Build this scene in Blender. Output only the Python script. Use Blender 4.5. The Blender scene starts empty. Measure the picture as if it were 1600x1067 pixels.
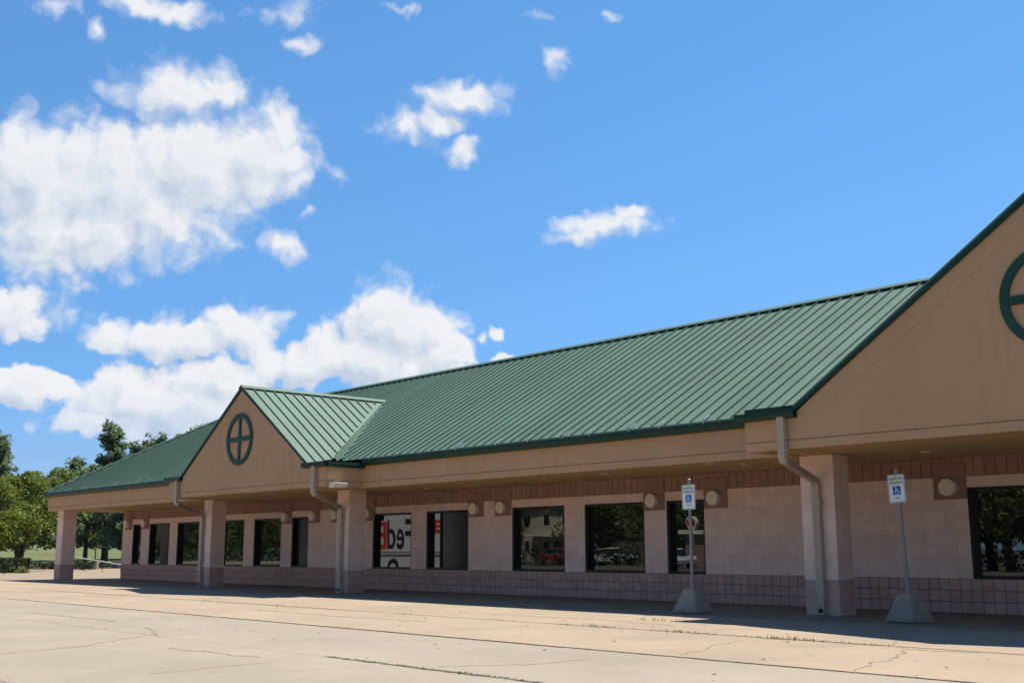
import bpy, bmesh, math, random
from mathutils import Vector, Matrix, noise as mnoise
random.seed(7)
R = math.radians
scene = bpy.context.scene
COL = scene.collection

# ------------------------------------------------------------------ camera
cam_d = bpy.data.cameras.new('camera')
cam = bpy.data.objects.new('camera', cam_d)
COL.objects.link(cam)
CAM = Vector((0.0, -19.91, 1.114))
PITCH, YAW, ROLL = 0.18367, 0.84079, -0.00205
cam.location = CAM
cam.rotation_mode = 'QUATERNION'
cam.rotation_quaternion = (Matrix.Rotation(YAW, 4, 'Z') @ Matrix.Rotation(math.pi/2 + PITCH, 4, 'X') @ Matrix.Rotation(ROLL, 4, 'Z')).to_quaternion()
cam_d.sensor_fit = 'HORIZONTAL'
cam_d.sensor_width = 36.0
cam_d.lens = 36.0*1761.49/1600
cam_d.clip_start = 0.1
cam_d.clip_end = 6000
scene.camera = cam

# ------------------------------------------------------------------ light
SUN_DIR = Vector((0.105, 0.375, 0.92)).normalized()      # towards the sun
SKY_STRENGTH = 0.085
SUN_STRENGTH = 5.0
EXPOSURE = 0.80
world = bpy.data.worlds.new('World')
scene.world = world
world.use_nodes = True
CLOUDS = [(72.02, 17.41, 3.5, 2.66, 1.35), (68.34, 17.37, 4.61, 3.18, 1.35), (64.71, 18.48, 4.15, 2.77, 1.35), (61.87, 19.17, 3.1, 2.02, 1.28), (60.48, 20.98, 1.58, 1.3, 1.08), (65.84, 21.87, 3.02, 1.35, 1.01), (63.81, 22.53, 1.61, 1.14, 0.94), (69.96, 14.94, 4.49, 1.81, 1.15), (66.13, 16.05, 4.06, 1.85, 1.08), (71.31, 13.6, 2.9, 1.34, 0.61), (72.68, 11.18, 2.53, 0.95, 0.7), (66.87, 25.72, 2.39, 0.75, 0.85), (71.75, 25.14, 1.19, 0.39, 0.35), (69.71, 24.17, 0.54, 0.34, 0.4), (60.54, 26.41, 1.51, 0.59, 0.35), (59.65, 25.14, 1.14, 0.42, 0.4), (53.96, 21.09, 1.5, 0.75, 0.75), (50.73, 22.79, 2.14, 0.93, 0.9), (51.92, 21.52, 1.37, 0.88, 0.8), (50.95, 20.09, 0.89, 0.57, 0.75), (45.89, 24.33, 0.76, 0.61, 0.6), (43.28, 16.34, 2.67, 0.71, 0.9), (44.97, 15.8, 1.34, 0.39, 0.7), (41.77, 16.81, 1.26, 0.51, 0.9), (60.09, 14.96, 1.42, 0.76, 0.75), (64.59, 10.25, 4.51, 1.12, 0.9), (61.99, 10.84, 2.14, 1.14, 0.9), (54.12, 11.08, 2.7, 2.33, 1.15), (55.72, 9.59, 3.92, 1.61, 1.1), (51.8, 9.65, 1.48, 1.46, 1), (58.61, 9.21, 2.73, 1.21, 1), (65.04, 7.26, 4.92, 1.55, 1.05), (63.11, 8.11, 2.32, 1.13, 1), (67.64, 6.09, 3.56, 0.79, 0.8), (71.72, 7.57, 1.85, 1.13, 1), (50.16, 10.47, 0.4, 0.49, 0.6), (49.33, 10.96, 0.43, 0.36, 0.6), (49.0, 9.66, 0.53, 0.29, 0.6), (57.42, 18.57, 0.46, 0.35, 0.3), (58.92, 17.01, 0.52, 0.28, 0.35), (54.14, 26.96, 0.76, 0.24, 0.45), (47.26, 26.71, 0.77, 0.18, 0.25), (43.08, 26.44, 0.48, 0.15, 0.3)]


class NT:
    """Small helper to write node trees."""
    def __init__(s, tree):
        s.t = tree; s.n = tree.nodes; s.l = tree.links
    def put(s, sock, v):
        if isinstance(v, bpy.types.NodeSocket): s.l.new(v, sock)
        elif v is not None:
            try: sock.default_value = v
            except Exception: sock.default_value = (v, v, v)
    def node(s, typ, **kw):
        n = s.n.new(typ)
        for k, v in kw.items(): setattr(n, k, v)
        return n
    def m(s, op, a, b=None, c=None, clamp=False):
        n = s.node('ShaderNodeMath', operation=op, use_clamp=clamp)
        for i, v in enumerate((a, b, c)):
            if v is not None: s.put(n.inputs[i], v)
        return n.outputs[0]
    def v(s, op, a, b=None, c=None):
        n = s.node('ShaderNodeVectorMath', operation=op)
        for i, x in enumerate((a, b, c)):
            if x is not None: s.put(n.inputs[i], x)
        return n.outputs['Value'] if op in ('LENGTH', 'DOT_PRODUCT', 'DISTANCE') else n.outputs[0]
    def noise(s, vec, scale, detail=4, rough=0.55, dist=0.0, dim='3D'):
        n = s.node('ShaderNodeTexNoise', noise_dimensions=dim)
        if vec is not None: s.l.new(vec, n.inputs['Vector'])
        n.inputs['Scale'].default_value = scale; n.inputs['Detail'].default_value = detail
        n.inputs['Roughness'].default_value = rough; n.inputs['Distortion'].default_value = dist
        return n
    def smooth(s, val, a, b, lo=0.0, hi=1.0):
        n = s.node('ShaderNodeMapRange', interpolation_type='SMOOTHSTEP')
        s.put(n.inputs[0], val)
        for i, x in enumerate((a, b, lo, hi)): s.put(n.inputs[i+1], x)
        return n.outputs[0]
    def lin(s, val, a, b, lo=0.0, hi=1.0):
        n = s.node('ShaderNodeMapRange')
        s.put(n.inputs[0], val)
        for i, x in enumerate((a, b, lo, hi)): s.put(n.inputs[i+1], x)
        return n.outputs[0]
    def mix(s, f, a, b, mode='MIX'):
        n = s.node('ShaderNodeMix', data_type='RGBA', blend_type=mode)
        s.put(n.inputs[0], f); s.put(n.inputs[6], a); s.put(n.inputs[7], b)
        return n.outputs[2]


def c4(c): return (c[0], c[1], c[2], 1.0)


def build_world():
    t = NT(world.node_tree)
    t.n.clear()
    out = t.node('ShaderNodeOutputWorld')
    bg = t.node('ShaderNodeBackground')
    bg.inputs[1].default_value = SKY_STRENGTH
    t.l.new(bg.outputs[0], out.inputs[0])
    sky = t.node('ShaderNodeTexSky', sky_type='NISHITA')
    sky.sun_disc = False
    sky.sun_elevation = math.asin(SUN_DIR.z)
    sky.sun_rotation = math.atan2(SUN_DIR.x, SUN_DIR.y)
    sky.air_density = 1.0; sky.dust_density = 0.0; sky.ozone_density = 1.6
    tc = t.node('ShaderNodeTexCoord')
    D = tc.outputs['Generated']
    # very clear air: the pale band by the horizon is narrow, so the sky is looked up somewhat higher all round
    lift = t.v('ADD', t.v('MULTIPLY', D, (1.0, 1.0, 0.80)), (0, 0, 0.225))
    t.l.new(t.v('NORMALIZE', lift), sky.inputs[0])
    sep = t.node('ShaderNodeSeparateXYZ'); t.l.new(D, sep.inputs[0])
    az = t.m('MULTIPLY', t.m('ARCTAN2', t.m('MULTIPLY', sep.outputs[0], -1.0), sep.outputs[1]), 180/math.pi)
    el = t.m('MULTIPLY', t.m('ARCSINE', sep.outputs[2]), 180/math.pi)
    cb = t.node('ShaderNodeCombineXYZ')
    t.l.new(az, cb.inputs[0]); t.l.new(el, cb.inputs[1])
    P = cb.outputs[0]
    SUNWARD = (-0.55, 0.85, 0)          # on the (azimuth, elevation) chart, towards the sun

    def voro(v, sc):
        n = t.node('ShaderNodeTexVoronoi', feature='F1', voronoi_dimensions='2D')
        t.l.new(v, n.inputs['Vector']); n.inputs['Scale'].default_value = sc
        return n.outputs['Distance']

    def density(Q):
        """cloud thickness at chart position Q; above 0 is cloud"""
        w1 = t.noise(Q, 0.33, 2, 0.5, dim='2D')
        w2 = t.noise(Q, 1.2, 3, 0.5, dim='2D')
        off = t.v('ADD', t.v('MULTIPLY', t.v('SUBTRACT', w1.outputs['Color'], (0.5, 0.5, 0.5)), (1.9, 1.5, 0)),
                  t.v('MULTIPLY', t.v('SUBTRACT', w2.outputs['Color'], (0.5, 0.5, 0.5)), (0.7, 0.65, 0)))
        PW = t.v('ADD', Q, off)
        field = None
        for a, e, sa, se, w in CLOUDS:
            k = 1.2
            d = t.v('LENGTH', t.v('MULTIPLY_ADD', PW, (1/(sa*k), 1/(se*k), 0), (-a/(sa*k), -e/(se*k), 0)))
            f = t.m('MULTIPLY_ADD', d, -w, w)
            if field is None: field = f
            else:
                n = t.node('ShaderNodeMath', operation='SMOOTH_MAX')
                t.l.new(field, n.inputs[0]); t.l.new(f, n.inputs[1]); n.inputs[2].default_value = 0.12
                field = n.outputs[0]
        # the same fair-weather clouds go on round the rest of the sky
        dome = t.noise(t.v('MULTIPLY', Q, (0.045, 0.07, 0.0)), 1.0, 3, 0.5, dim='2D')
        gen = t.m('MULTIPLY', t.m('SUBTRACT', dome.outputs['Fac'], 0.66), 3.0)
        seen = t.v('LENGTH', t.v('MULTIPLY', t.v('SUBTRACT', Q, (48, 9, 0)), (1/31, 1/22, 0)))
        gen = t.m('SUBTRACT', gen, t.smooth(seen, 1.0, 1.35, 3.0, 0.0))
        field = t.m('MAXIMUM', field, gen)
        # cauliflower puffs (three sizes) and a wispier turbulence
        puff = t.m('ADD', t.m('ADD', t.m('MULTIPLY', voro(PW, 0.62), -0.70), t.m('MULTIPLY', voro(PW, 1.5), -0.36)), t.m('MULTIPLY', voro(PW, 3.6), -0.09))
        puff = t.m('ADD', puff, 0.46)
        wisp = t.noise(PW, 0.55, 6, 0.55, dim='2D')
        return t.m('ADD', field, t.m('ADD', t.m('MULTIPLY', puff, 0.62), t.m('MULTIPLY', t.m('SUBTRACT', wisp.outputs['Fac'], 0.5), 0.42)))
    dens = density(P)
    sunw = density(t.v('ADD', P, SUNWARD))
    # low distant cumulus have crisp tops, the high nearer ones fray out
    soft = t.smooth(el, 8.0, 16.0, 0.28, 0.80)
    alpha = t.m('DIVIDE', t.m('ADD', dens, t.m('MULTIPLY', soft, 0.15)), soft, clamp=True)
    alpha = t.m('MULTIPLY', alpha, t.m('MULTIPLY', alpha, t.m('SUBTRACT', 3.0, t.m('MULTIPLY', alpha, 2.0))))
    alpha = t.m('MULTIPLY', alpha, t.smooth(el, 2.0, 8.0, 0.35, 0.985))
    # sides turned from the sun and thick cores are greyer
    lit = t.m('SUBTRACT', dens, sunw)
    grey = t.m('ADD', t.lin(lit, 0.26, -0.55, 0.0, 0.9), t.lin(dens, 0.55, 1.4, 0.0, 0.2))
    ccol = t.mix(t.m('MINIMUM', grey, 1.0), c4((5.95, 6.05, 6.2)), c4((3.6, 4.2, 5.15)))
    # deeper, clearer blue overhead (clean air), same treatment over the whole dome
    hsv = t.node('ShaderNodeHueSaturation')
    hsv.inputs['Saturation'].default_value = 1.24
    hsv.inputs['Hue'].default_value = 0.4965
    hsv.inputs['Value'].default_value = 1.27
    t.l.new(sky.outputs[0], hsv.inputs['Color'])
    air = t.mix(t.smooth(el, 8.5, 0.5, 0.0, 0.62), hsv.outputs[0], c4((2.75, 3.7, 4.85)))
    col = t.mix(alpha, air, ccol)
    t.l.new(col, bg.inputs[0])


build_world()
sun_d = bpy.data.lights.new('sun', 'SUN')
sun_d.energy = SUN_STRENGTH
sun_d.angle = R(0.55)
sun_d.color = (1.0, 0.95, 0.87)
sun = bpy.data.objects.new('sun', sun_d)
sun.rotation_euler = (-SUN_DIR).to_track_quat('-Z', 'Y').to_euler()
COL.objects.link(sun)
vs = scene.view_settings
scene.display_settings.display_device = 'sRGB'
vs.view_transform = 'Standard'
vs.look = 'None'
vs.exposure = EXPOSURE
vs.gamma = 1.0
vs.use_curve_mapping = False
scene.cycles.max_bounces = 6
scene.cycles.diffuse_bounces = 4
scene.cycles.sample_clamp_indirect = 10


# ------------------------------------------------------------------ materials
def mat(name, col, rough=0.7, var=0.12, scale=3.0, bump=0.0, bscale=60.0, spec=0.3, metal=0.0, rnd=0.0, fine=0.0, fscale=40.0, coat=0.0, streak=None, dirt=None, dscale=0.7, dlo=0.55, dhi=0.75):
    m = bpy.data.materials.new(name)
    m.use_nodes = True
    t = NT(m.node_tree)
    b = t.n['Principled BSDF']
    tc = t.node('ShaderNodeNewGeometry')
    P = tc.outputs['Position']
    n1 = t.noise(P, scale, 5, 0.6)
    fac = t.lin(n1.outputs['Fac'], 0.3, 0.7, 1-var, 1+var)
    if fine:
        n2 = t.noise(P, fscale, 3, 0.7)
        fac = t.m('MULTIPLY', fac, t.lin(n2.outputs['Fac'], 0.25, 0.75, 1-fine, 1+fine))
    if rnd:
        oi = t.node('ShaderNodeObjectInfo')
        fac = t.m('MULTIPLY', fac, t.lin(oi.outputs['Random'], 0, 1, 1-rnd, 1+rnd))
    c = t.v('SCALE', tuple(col))
    sc = c.node
    t.put(sc.inputs['Scale'], fac)
    colr = c
    if dirt:
        n3 = t.noise(P, dscale, 7, 0.65, 0.4)
        colr = t.mix(t.smooth(n3.outputs['Fac'], dlo, dhi), c, c4(dirt))
    if streak:
        kx, ky, kz, amt = streak
        n4 = t.noise(t.v('MULTIPLY', P, (kx, ky, kz)), 1.0, 5, 0.6)
        n5 = t.noise(P, 0.35, 3, 0.5)
        am = t.m('MULTIPLY', t.smooth(n4.outputs['Fac'], 0.5, 0.78), t.lin(n5.outputs['Fac'], 0.35, 0.65, 0.2, 1.0))
        colr = t.mix(t.m('MULTIPLY', am, amt), colr, t.mix(1.0, colr, c4((0.55, 0.53, 0.5)), 'MULTIPLY'))
    t.l.new(colr, b.inputs['Base Color'])
    b.inputs['Roughness'].default_value = rough
    b.inputs['Specular IOR Level'].default_value = spec
    b.inputs['Metallic'].default_value = metal
    b.inputs['Coat Weight'].default_value = coat
    if bump:
        nb = t.noise(P, bscale, 4, 0.65)
        bp = t.node('ShaderNodeBump')
        bp.inputs['Strength'].default_value = bump
        bp.inputs['Distance'].default_value = 0.01
        t.l.new(nb.outputs['Fac'], bp.inputs['Height'])
        t.l.new(bp.outputs[0], b.inputs['Normal'])
    return m


def glass_mat(name, tint=(0.010, 0.012, 0.011), f0=0.075):
    m = bpy.data.materials.new(name)
    m.use_nodes = True
    t = NT(m.node_tree)
    t.n.clear()
    out = t.node('ShaderNodeOutputMaterial')
    d = t.node('ShaderNodeBsdfDiffuse'); d.inputs[0].default_value = c4(tint)
    g = t.node('ShaderNodeBsdfGlossy'); g.inputs[0].default_value = (0.93, 0.97, 0.95, 1); g.inputs['Roughness'].default_value = 0.0
    geo = t.node('ShaderNodeNewGeometry')
    nb = t.noise(geo.outputs['Position'], 1.3, 1, 0.4)
    bp = t.node('ShaderNodeBump'); bp.inputs['Strength'].default_value = 0.05; bp.inputs['Distance'].default_value = 0.02
    t.l.new(nb.outputs['Fac'], bp.inputs['Height'])
    t.l.new(bp.outputs[0], g.inputs['Normal'])
    fr = t.node('ShaderNodeFresnel'); fr.inputs[0].default_value = 1.5
    mx = t.node('ShaderNodeMixShader')
    t.put(mx.inputs[0], t.m('ADD', t.m('MULTIPLY', fr.outputs[0], 0.9), f0, clamp=True))
    t.l.new(d.outputs[0], mx.inputs[1]); t.l.new(g.outputs[0], mx.inputs[2])
    t.l.new(mx.outputs[0], out.inputs[0])
    return m


def leaf_mat(name, c1, c2, trans=0.35):
    m = bpy.data.materials.new(name)
    m.use_nodes = True
    t = NT(m.node_tree)
    t.n.clear()
    out = t.node('ShaderNodeOutputMaterial')
    geo = t.node('ShaderNodeNewGeometry')
    n = t.noise(geo.outputs['Position'], 0.9, 4, 0.7)
    f = t.m('ADD', t.lin(n.outputs['Fac'], 0.3, 0.7, 0, 0.75), t.m('MULTIPLY', geo.outputs['Random Per Island'], 0.35), clamp=True)
    c = t.mix(f, c4(c1), c4(c2))
    d = t.node('ShaderNodeBsdfPrincipled'); t.l.new(c, d.inputs['Base Color']); d.inputs['Roughness'].default_value = 0.55
    d.inputs['Specular IOR Level'].default_value = 0.25
    tr = t.node('ShaderNodeBsdfTranslucent'); t.l.new(t.mix(1.0, c, c4((1.2, 1.25, 0.5)), 'MULTIPLY'), tr.inputs[0])
    mx = t.node('ShaderNodeMixShader'); mx.inputs[0].default_value = trans
    t.l.new(d.outputs[0], mx.inputs[1]); t.l.new(tr.outputs[0], mx.inputs[2])
    t.l.new(mx.outputs[0], out.inputs[0])
    return m


M = {}
M['block'] = mat('wall block paint', (0.79, 0.57, 0.455), 0.8, 0.08, 2.2, 0.5, 55, rnd=0.05, fine=0.06)
M['dado'] = mat('dado block paint', (0.54, 0.325, 0.25), 0.8, 0.10, 2.0, 0.6, 60, rnd=0.10, fine=0.08)
M['band'] = mat('rust block paint', (0.36, 0.20, 0.15), 0.8, 0.10, 2.0, 0.5, 60, rnd=0.08, fine=0.06)
M['colblock'] = mat('column block paint', (0.80, 0.57, 0.45), 0.8, 0.10, 2.2, 0.5, 55, rnd=0.05, fine=0.06, dirt=(0.52, 0.38, 0.32), dscale=2.5, dlo=0.6, dhi=0.8)
M['mortar'] = mat('mortar', (0.20, 0.155, 0.145), 0.9, 0.1, 3.0, 0.4, 90)
M['eifs'] = mat('tan stucco', (0.515, 0.305, 0.158), 0.85, 0.05, 0.6, 0.45, 160, fine=0.05, fscale=120, streak=(5, 5, 0.5, 0.35), dirt=(0.46, 0.272, 0.145), dscale=0.5, dlo=0.5, dhi=0.8)
M['groove'] = mat('stucco groove', (0.30, 0.18, 0.10), 0.9, 0.05)
M['soffit'] = mat('soffit stucco', (0.58, 0.38, 0.18), 0.85, 0.05, 0.6, 0.4, 150)
M['roof'] = mat('green painted steel', (0.080, 0.136, 0.095), 0.62, 0.09, 0.5, 0.0, spec=0.28, rnd=0.06, fine=0.04, fscale=9, streak=(7, 0.35, 0.35, 0.3))
M['trim'] = mat('dark green trim', (0.006, 0.036, 0.020), 0.5, 0.1, 2.0, spec=0.3)
M['ornament'] = mat('dark green ornament', (0.013, 0.058, 0.034), 0.5, 0.1, 2.0)
M['flash'] = mat('bright flashing metal', (0.55, 0.60, 0.57), 0.35, 0.1, 6.0, metal=0.6)
M['pipe'] = mat('tan painted downpipe', (0.42, 0.33, 0.24), 0.45, 0.08, 3.0, spec=0.4, dirt=(0.22, 0.17, 0.14), dscale=2.0, dlo=0.58, dhi=0.8)
M['frame'] = mat('dark bronze aluminium', (0.012, 0.011, 0.012), 0.4, 0.1, 3.0)
M['glass'] = glass_mat('dark window glass')
M['panel'] = mat('dark glazing panel', (0.018, 0.018, 0.019), 0.25, 0.1, 2.0, spec=0.3)
M['lamp'] = mat('cream lamp diffuser', (0.80, 0.69, 0.53), 0.5, 0.06, 5.0)
M['plate'] = mat('rust plate', (0.32, 0.18, 0.135), 0.8, 0.10, 3.0, 0.3, 60)
M['white'] = mat('white metal', (0.6000, 0.5920, 0.5600), 0.45, 0.05, 4.0)
M['slab_in'] = mat('warm concrete', (0.2867, 0.2167, 0.1480), 0.9, 0.10, 0.55, 0.5, 45, rnd=0.015, fine=0.07, fscale=25, dirt=(0.2300, 0.1800, 0.1267), dscale=0.33, dlo=0.52, dhi=0.78)
M['slab_out'] = mat('pale concrete', (0.2567, 0.2120, 0.1547), 0.9, 0.10, 0.5, 0.5, 45, rnd=0.02, fine=0.07, fscale=25, dirt=(0.2267, 0.1867, 0.1367), dscale=0.30, dlo=0.52, dhi=0.8)
M['slab_edge'] = mat('joint dirt', (0.10, 0.085, 0.06), 0.95, 0.3, 6.0)
M['walk'] = mat('shade-darkened walkway concrete', (0.2400, 0.1800, 0.1200), 0.85, 0.12, 0.5, 0.5, 45, rnd=0.02, fine=0.07, fscale=25, dirt=(0.1760, 0.1440, 0.1120), dscale=0.6, dlo=0.5, dhi=0.75)  # base colour darkened to stand in for deeper shade under the canopy
M['crack'] = mat('crack dirt', (0.24, 0.185, 0.135), 0.95, 0.3, 8.0)
M['lot'] = mat('far concrete', (0.2600, 0.2167, 0.1633), 0.9, 0.12, 0.2, fine=0.06, dirt=(0.2533, 0.2133, 0.1667), dscale=0.15)
M['lawn'] = mat('lawn', (0.0867, 0.1033, 0.0300), 0.95, 0.25, 0.25, 0.8, 6.0, fine=0.25, fscale=5, dirt=(0.1333, 0.1100, 0.0467), dscale=0.10, dlo=0.5, dhi=0.7)
M['field'] = mat('field', (0.0733, 0.0800, 0.0333), 0.95, 0.25, 0.05)
M['soil'] = mat('planting bed soil', (0.0467, 0.0300, 0.0200), 0.95, 0.3, 2.0, 0.8, 10)
M['bark'] = mat('bark', (0.09, 0.07, 0.055), 0.9, 0.3, 4.0, 0.8, 20)
M['leaf'] = leaf_mat('maple leaves', (0.0600, 0.0923, 0.0203), (0.1938, 0.2262, 0.0554), 0.42)
M['leaf2'] = leaf_mat('dull leaves', (0.0779, 0.1091, 0.0394), (0.2025, 0.2337, 0.0934), 0.45)
M['needle'] = leaf_mat('pine needles', (0.0850, 0.1200, 0.0800), (0.2100, 0.2500, 0.1801), 0.45)
M['hedge'] = leaf_mat('hedge leaves', (0.0185, 0.0295, 0.0130), (0.0462, 0.0600, 0.0258), 0.2)
M['weed'] = leaf_mat('weeds', (0.0538, 0.0769, 0.0154), (0.1692, 0.1692, 0.0538), 0.3)
M['conc'] = mat('cast concrete', (0.30, 0.24, 0.18), 0.9, 0.16, 4.0, 0.6, 50, fine=0.08, dirt=(0.23, 0.19, 0.14), dscale=3.0)
M['galv'] = mat('galvanised steel', (0.26, 0.25, 0.24), 0.5, 0.12, 9.0, metal=0.3)
M['sign_white'] = mat('sign white', (0.78, 0.80, 0.74), 0.5, 0.05, 6.0)
M['sign_green'] = mat('sign green', (0.02, 0.16, 0.07), 0.5, 0.05)
M['sign_blue'] = mat('sign blue', (0.01, 0.10, 0.46), 0.5, 0.05)
M['black'] = mat('black rubber', (0.012, 0.012, 0.012), 0.6, 0.1)
M['red'] = mat('red paint', (0.45, 0.02, 0.02), 0.35, 0.05, coat=0.4)
M['silver'] = mat('silver paint', (0.55, 0.56, 0.57), 0.3, 0.05, coat=0.4)
M['purple'] = mat('dark print', (0.022, 0.018, 0.035), 0.5, 0.05)
M['orange'] = mat('orange red print', (0.62, 0.03, 0.02), 0.5, 0.05)
M['tanwall'] = mat('tan siding', (0.4000, 0.3360, 0.2400), 0.8, 0.08, 1.0)
M['brownroof'] = mat('brown shingles', (0.10, 0.08, 0.07), 0.9, 0.15, 4.0)


# ------------------------------------------------------------------ mesh helpers
class MB:
    def __init__(s): s.v = []; s.f = []; s.mi = []
    def add(s, vs, fs, mi=0):
        o = len(s.v)
        s.v += [tuple(x) for x in vs]
        s.f += [tuple(i+o for i in f) for f in fs]
        s.mi += [mi]*len(fs)
    def box(s, x0, x1, y0, y1, z0, z1, mi=0):
        s.add([(x0, y0, z0), (x1, y0, z0), (x1, y1, z0), (x0, y1, z0), (x0, y0, z1), (x1, y0, z1), (x1, y1, z1), (x0, y1, z1)],
              [(3, 2, 1, 0), (4, 5, 6, 7), (0, 1, 5, 4), (1, 2, 6, 5), (2, 3, 7, 6), (3, 0, 4, 7)], mi)
    def chamfer_box(s, x0, x1, y0, y1, z0, z1, c):
        """box whose every edge is chamfered by c"""
        bm = bmesh.new()
        r = bmesh.ops.create_cube(bm, size=1.0)
        for v in bm.verts:
            v.co = Vector(((x0+x1)/2+v.co.x*(x1-x0), (y0+y1)/2+v.co.y*(y1-y0), (z0+z1)/2+v.co.z*(z1-z0)))
        bmesh.ops.bevel(bm, geom=bm.edges[:], offset=c, segments=1, affect='EDGES')
        bm.verts.index_update()
        s.add([v.co[:] for v in bm.verts], [[v.index for v in f.verts] for f in bm.faces])
        bm.free()
    def prism(s, poly, axis, a, b, mi=0):
        """polygon (u,v) extruded along axis: 'y' -> (u, t, v); 'x' -> (t, u, v); 'z' -> (u, v, t)"""
        mk = {'y': lambda u, v, t: (u, t, v), 'x': lambda u, v, t: (t, u, v), 'z': lambda u, v, t: (u, v, t)}[axis]
        n = len(poly)
        s.add([mk(u, v, a) for u, v in poly]+[mk(u, v, b) for u, v in poly],
              [tuple(range(n))[::-1], tuple(range(n, 2*n))]+[(i, (i+1) % n, n+(i+1) % n, n+i) for i in range(n)], mi)
    def tube(s, path, radii, n=8, cap=True, mi=0):
        path = [Vector(p) for p in path]
        if not hasattr(radii, '__len__'): radii = [radii]*len(path)
        rings = []
        for i, p in enumerate(path):
            d = (path[min(i+1, len(path)-1)]-path[max(i-1, 0)]).normalized()
            a = d.orthogonal() if abs(d.z) > 0.95 else d.cross(Vector((0, 0, 1)))
            a.normalize(); b = d.cross(a)
            rings.append([p+a*math.cos(2*math.pi*k/n)*radii[i]+b*math.sin(2*math.pi*k/n)*radii[i] for k in range(n)])
        fs = []
        for i in range(len(path)-1):
            for k in range(n):
                fs.append((i*n+k, i*n+(k+1) % n, (i+1)*n+(k+1) % n, (i+1)*n+k))
        if cap:
            fs.append(tuple(range(n))[::-1]); fs.append(tuple(range((len(path)-1)*n, len(path)*n)))
        s.add([v for r in rings for v in r], fs, mi)
    def sweep_rect(s, path, w, d, mi=0):
        """rectangular duct along a path, width w across X/Y (perp to path, horizontal), d the other way"""
        path = [Vector(p) for p in path]
        rings = []
        for i, p in enumerate(path):
            a = (path[i]-path[i-1]).normalized() if i else None
            b = (path[i+1]-path[i]).normalized() if i < len(path)-1 else None
            t_ = ((a or b)+(b or a)).normalized()
            k = 1.0/max(0.4, t_.dot(a or b))
            X = Vector((1, 0, 0)); X = (X-t_*X.dot(t_)).normalized()
            Y = t_.cross(X).normalized()
            rings.append([p+X*w/2*sx*k**0.5+Y*d/2*sy*k**0.5 for sx, sy in ((-1, -1), (1, -1), (1, 1), (-1, 1))])
        fs = [(0, 1, 2, 3), tuple(len(path)*4-4+i for i in (3, 2, 1, 0))]
        for i in range(len(path)-1):
            for k in range(4):
                fs.append((i*4+k, (i+1)*4+k, (i+1)*4+(k+1) % 4, i*4+(k+1) % 4))
        s.add([v for r in rings for v in r], fs, mi)
    def mesh(s, name, mats, off=Vector((0, 0, 0)), fix=True):
        me = bpy.data.meshes.new(name)
        me.from_pydata([(x-off.x, y-off.y, z-off.z) for x, y, z in s.v], [], s.f)
        for m_ in (mats if isinstance(mats, (list, tuple)) else [mats]): me.materials.append(m_)
        if isinstance(mats, (list, tuple)): me.polygons.foreach_set('material_index', s.mi)
        if fix:
            bm = bmesh.new(); bm.from_mesh(me); bmesh.ops.recalc_face_normals(bm, faces=bm.faces[:]); bm.to_mesh(me); bm.free()
        me.update()
        return me
    def build(s, name, mats, parent=None, smooth=False, fix=True):
        off = worldpos(parent) if parent else Vector((0, 0, 0))
        o = bpy.data.objects.new(name, s.mesh(name, mats, off, fix))
        COL.objects.link(o)
        if parent: o.parent = parent
        if smooth:
            o.data.polygons.foreach_set('use_smooth', [True]*len(o.data.polygons))
            o.data.set_sharp_from_angle(angle=R(40))
        return o


def worldpos(o):
    p = Vector(o.location)
    while o.parent:
        o = o.parent; p += Vector(o.location)
    return p


def tag(o, label=None, cat=None, group=None, kind=None):
    if label: o['label'] = label
    if cat: o['category'] = cat
    if group: o['group'] = group
    if kind: o['kind'] = kind
    return o


def thing(name, loc, label, cat, group=None):
    o = bpy.data.objects.new(name, None)
    o.empty_display_size = 0.3
    COL.objects.link(o)
    o.location = loc
    return tag(o, label, cat, group)


def inst(name, me, loc, parent):
    o = bpy.data.objects.new(name, me)
    COL.objects.link(o)
    o.parent = parent
    o.location = Vector(loc)-worldpos(parent)
    return o


# ------------------------------------------------------------------ key dimensions (metres)
XL, XR = -46.9, 2.0             # wall ends
Y1, Y2 = -2.765, -3.936         # main fascia front, gable fascia front
ZS, ZG, ZF = 2.773, 2.924, 3.346  # fascia bottom, groove, fascia top (gutter bottom)
YE, ZE = -2.89, 3.535           # main roof edge
SM = 0.583                      # main roof pitch
YR = 2.887                      # ridge
ZR = ZE+SM*(YR-YE)
XHIP = -48.15                   # left roof edge
GS = 0.66                       # gable pitch
GAB = [dict(x=-29.70, half=3.68, ear=4.57, z=3.43), dict(x=-6.44, half=4.36, ear=5.37, z=3.445)]
CB = 0.2032
WIN = [(-45.88, -45.05), (-44.28, -42.45), (-41.77, -39.94), (-38.33, -36.50), (-35.79, -33.96), (-33.27, -32.24),
       (-28.58, -26.65), (-25.93, -24.06), (-22.26, -20.31), (-19.60, -17.67), (-16.99, -15.91), (-9.87, -7.93)]
ZSILL, ZHEAD = 3*CB, 11*CB

# ------------------------------------------------------------------ ground
g = MB()
g.box(-3000, 3000, -3000, 3000, -1.2, -0.30)
ground = g.build('ground', M['field'])
tag(ground, kind='structure')
lot = MB(); lot.box(-84, 45, -48, 45, -0.30, -0.13); lot.box(-230, -84, -60, -24, -0.30, -0.13)
lot_o = tag(lot.build('car_park', M['lot']), kind='structure')


def rise(x, y):
    d = math.hypot(x, y+19.9)
    return -0.05+max(0.0, min(1.0, (d-92)/75.0))*2.25+mnoise.noise(Vector((x*0.03, y*0.03, 0)))*0.15*min(1, max(0, (d-92)/30))


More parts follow.
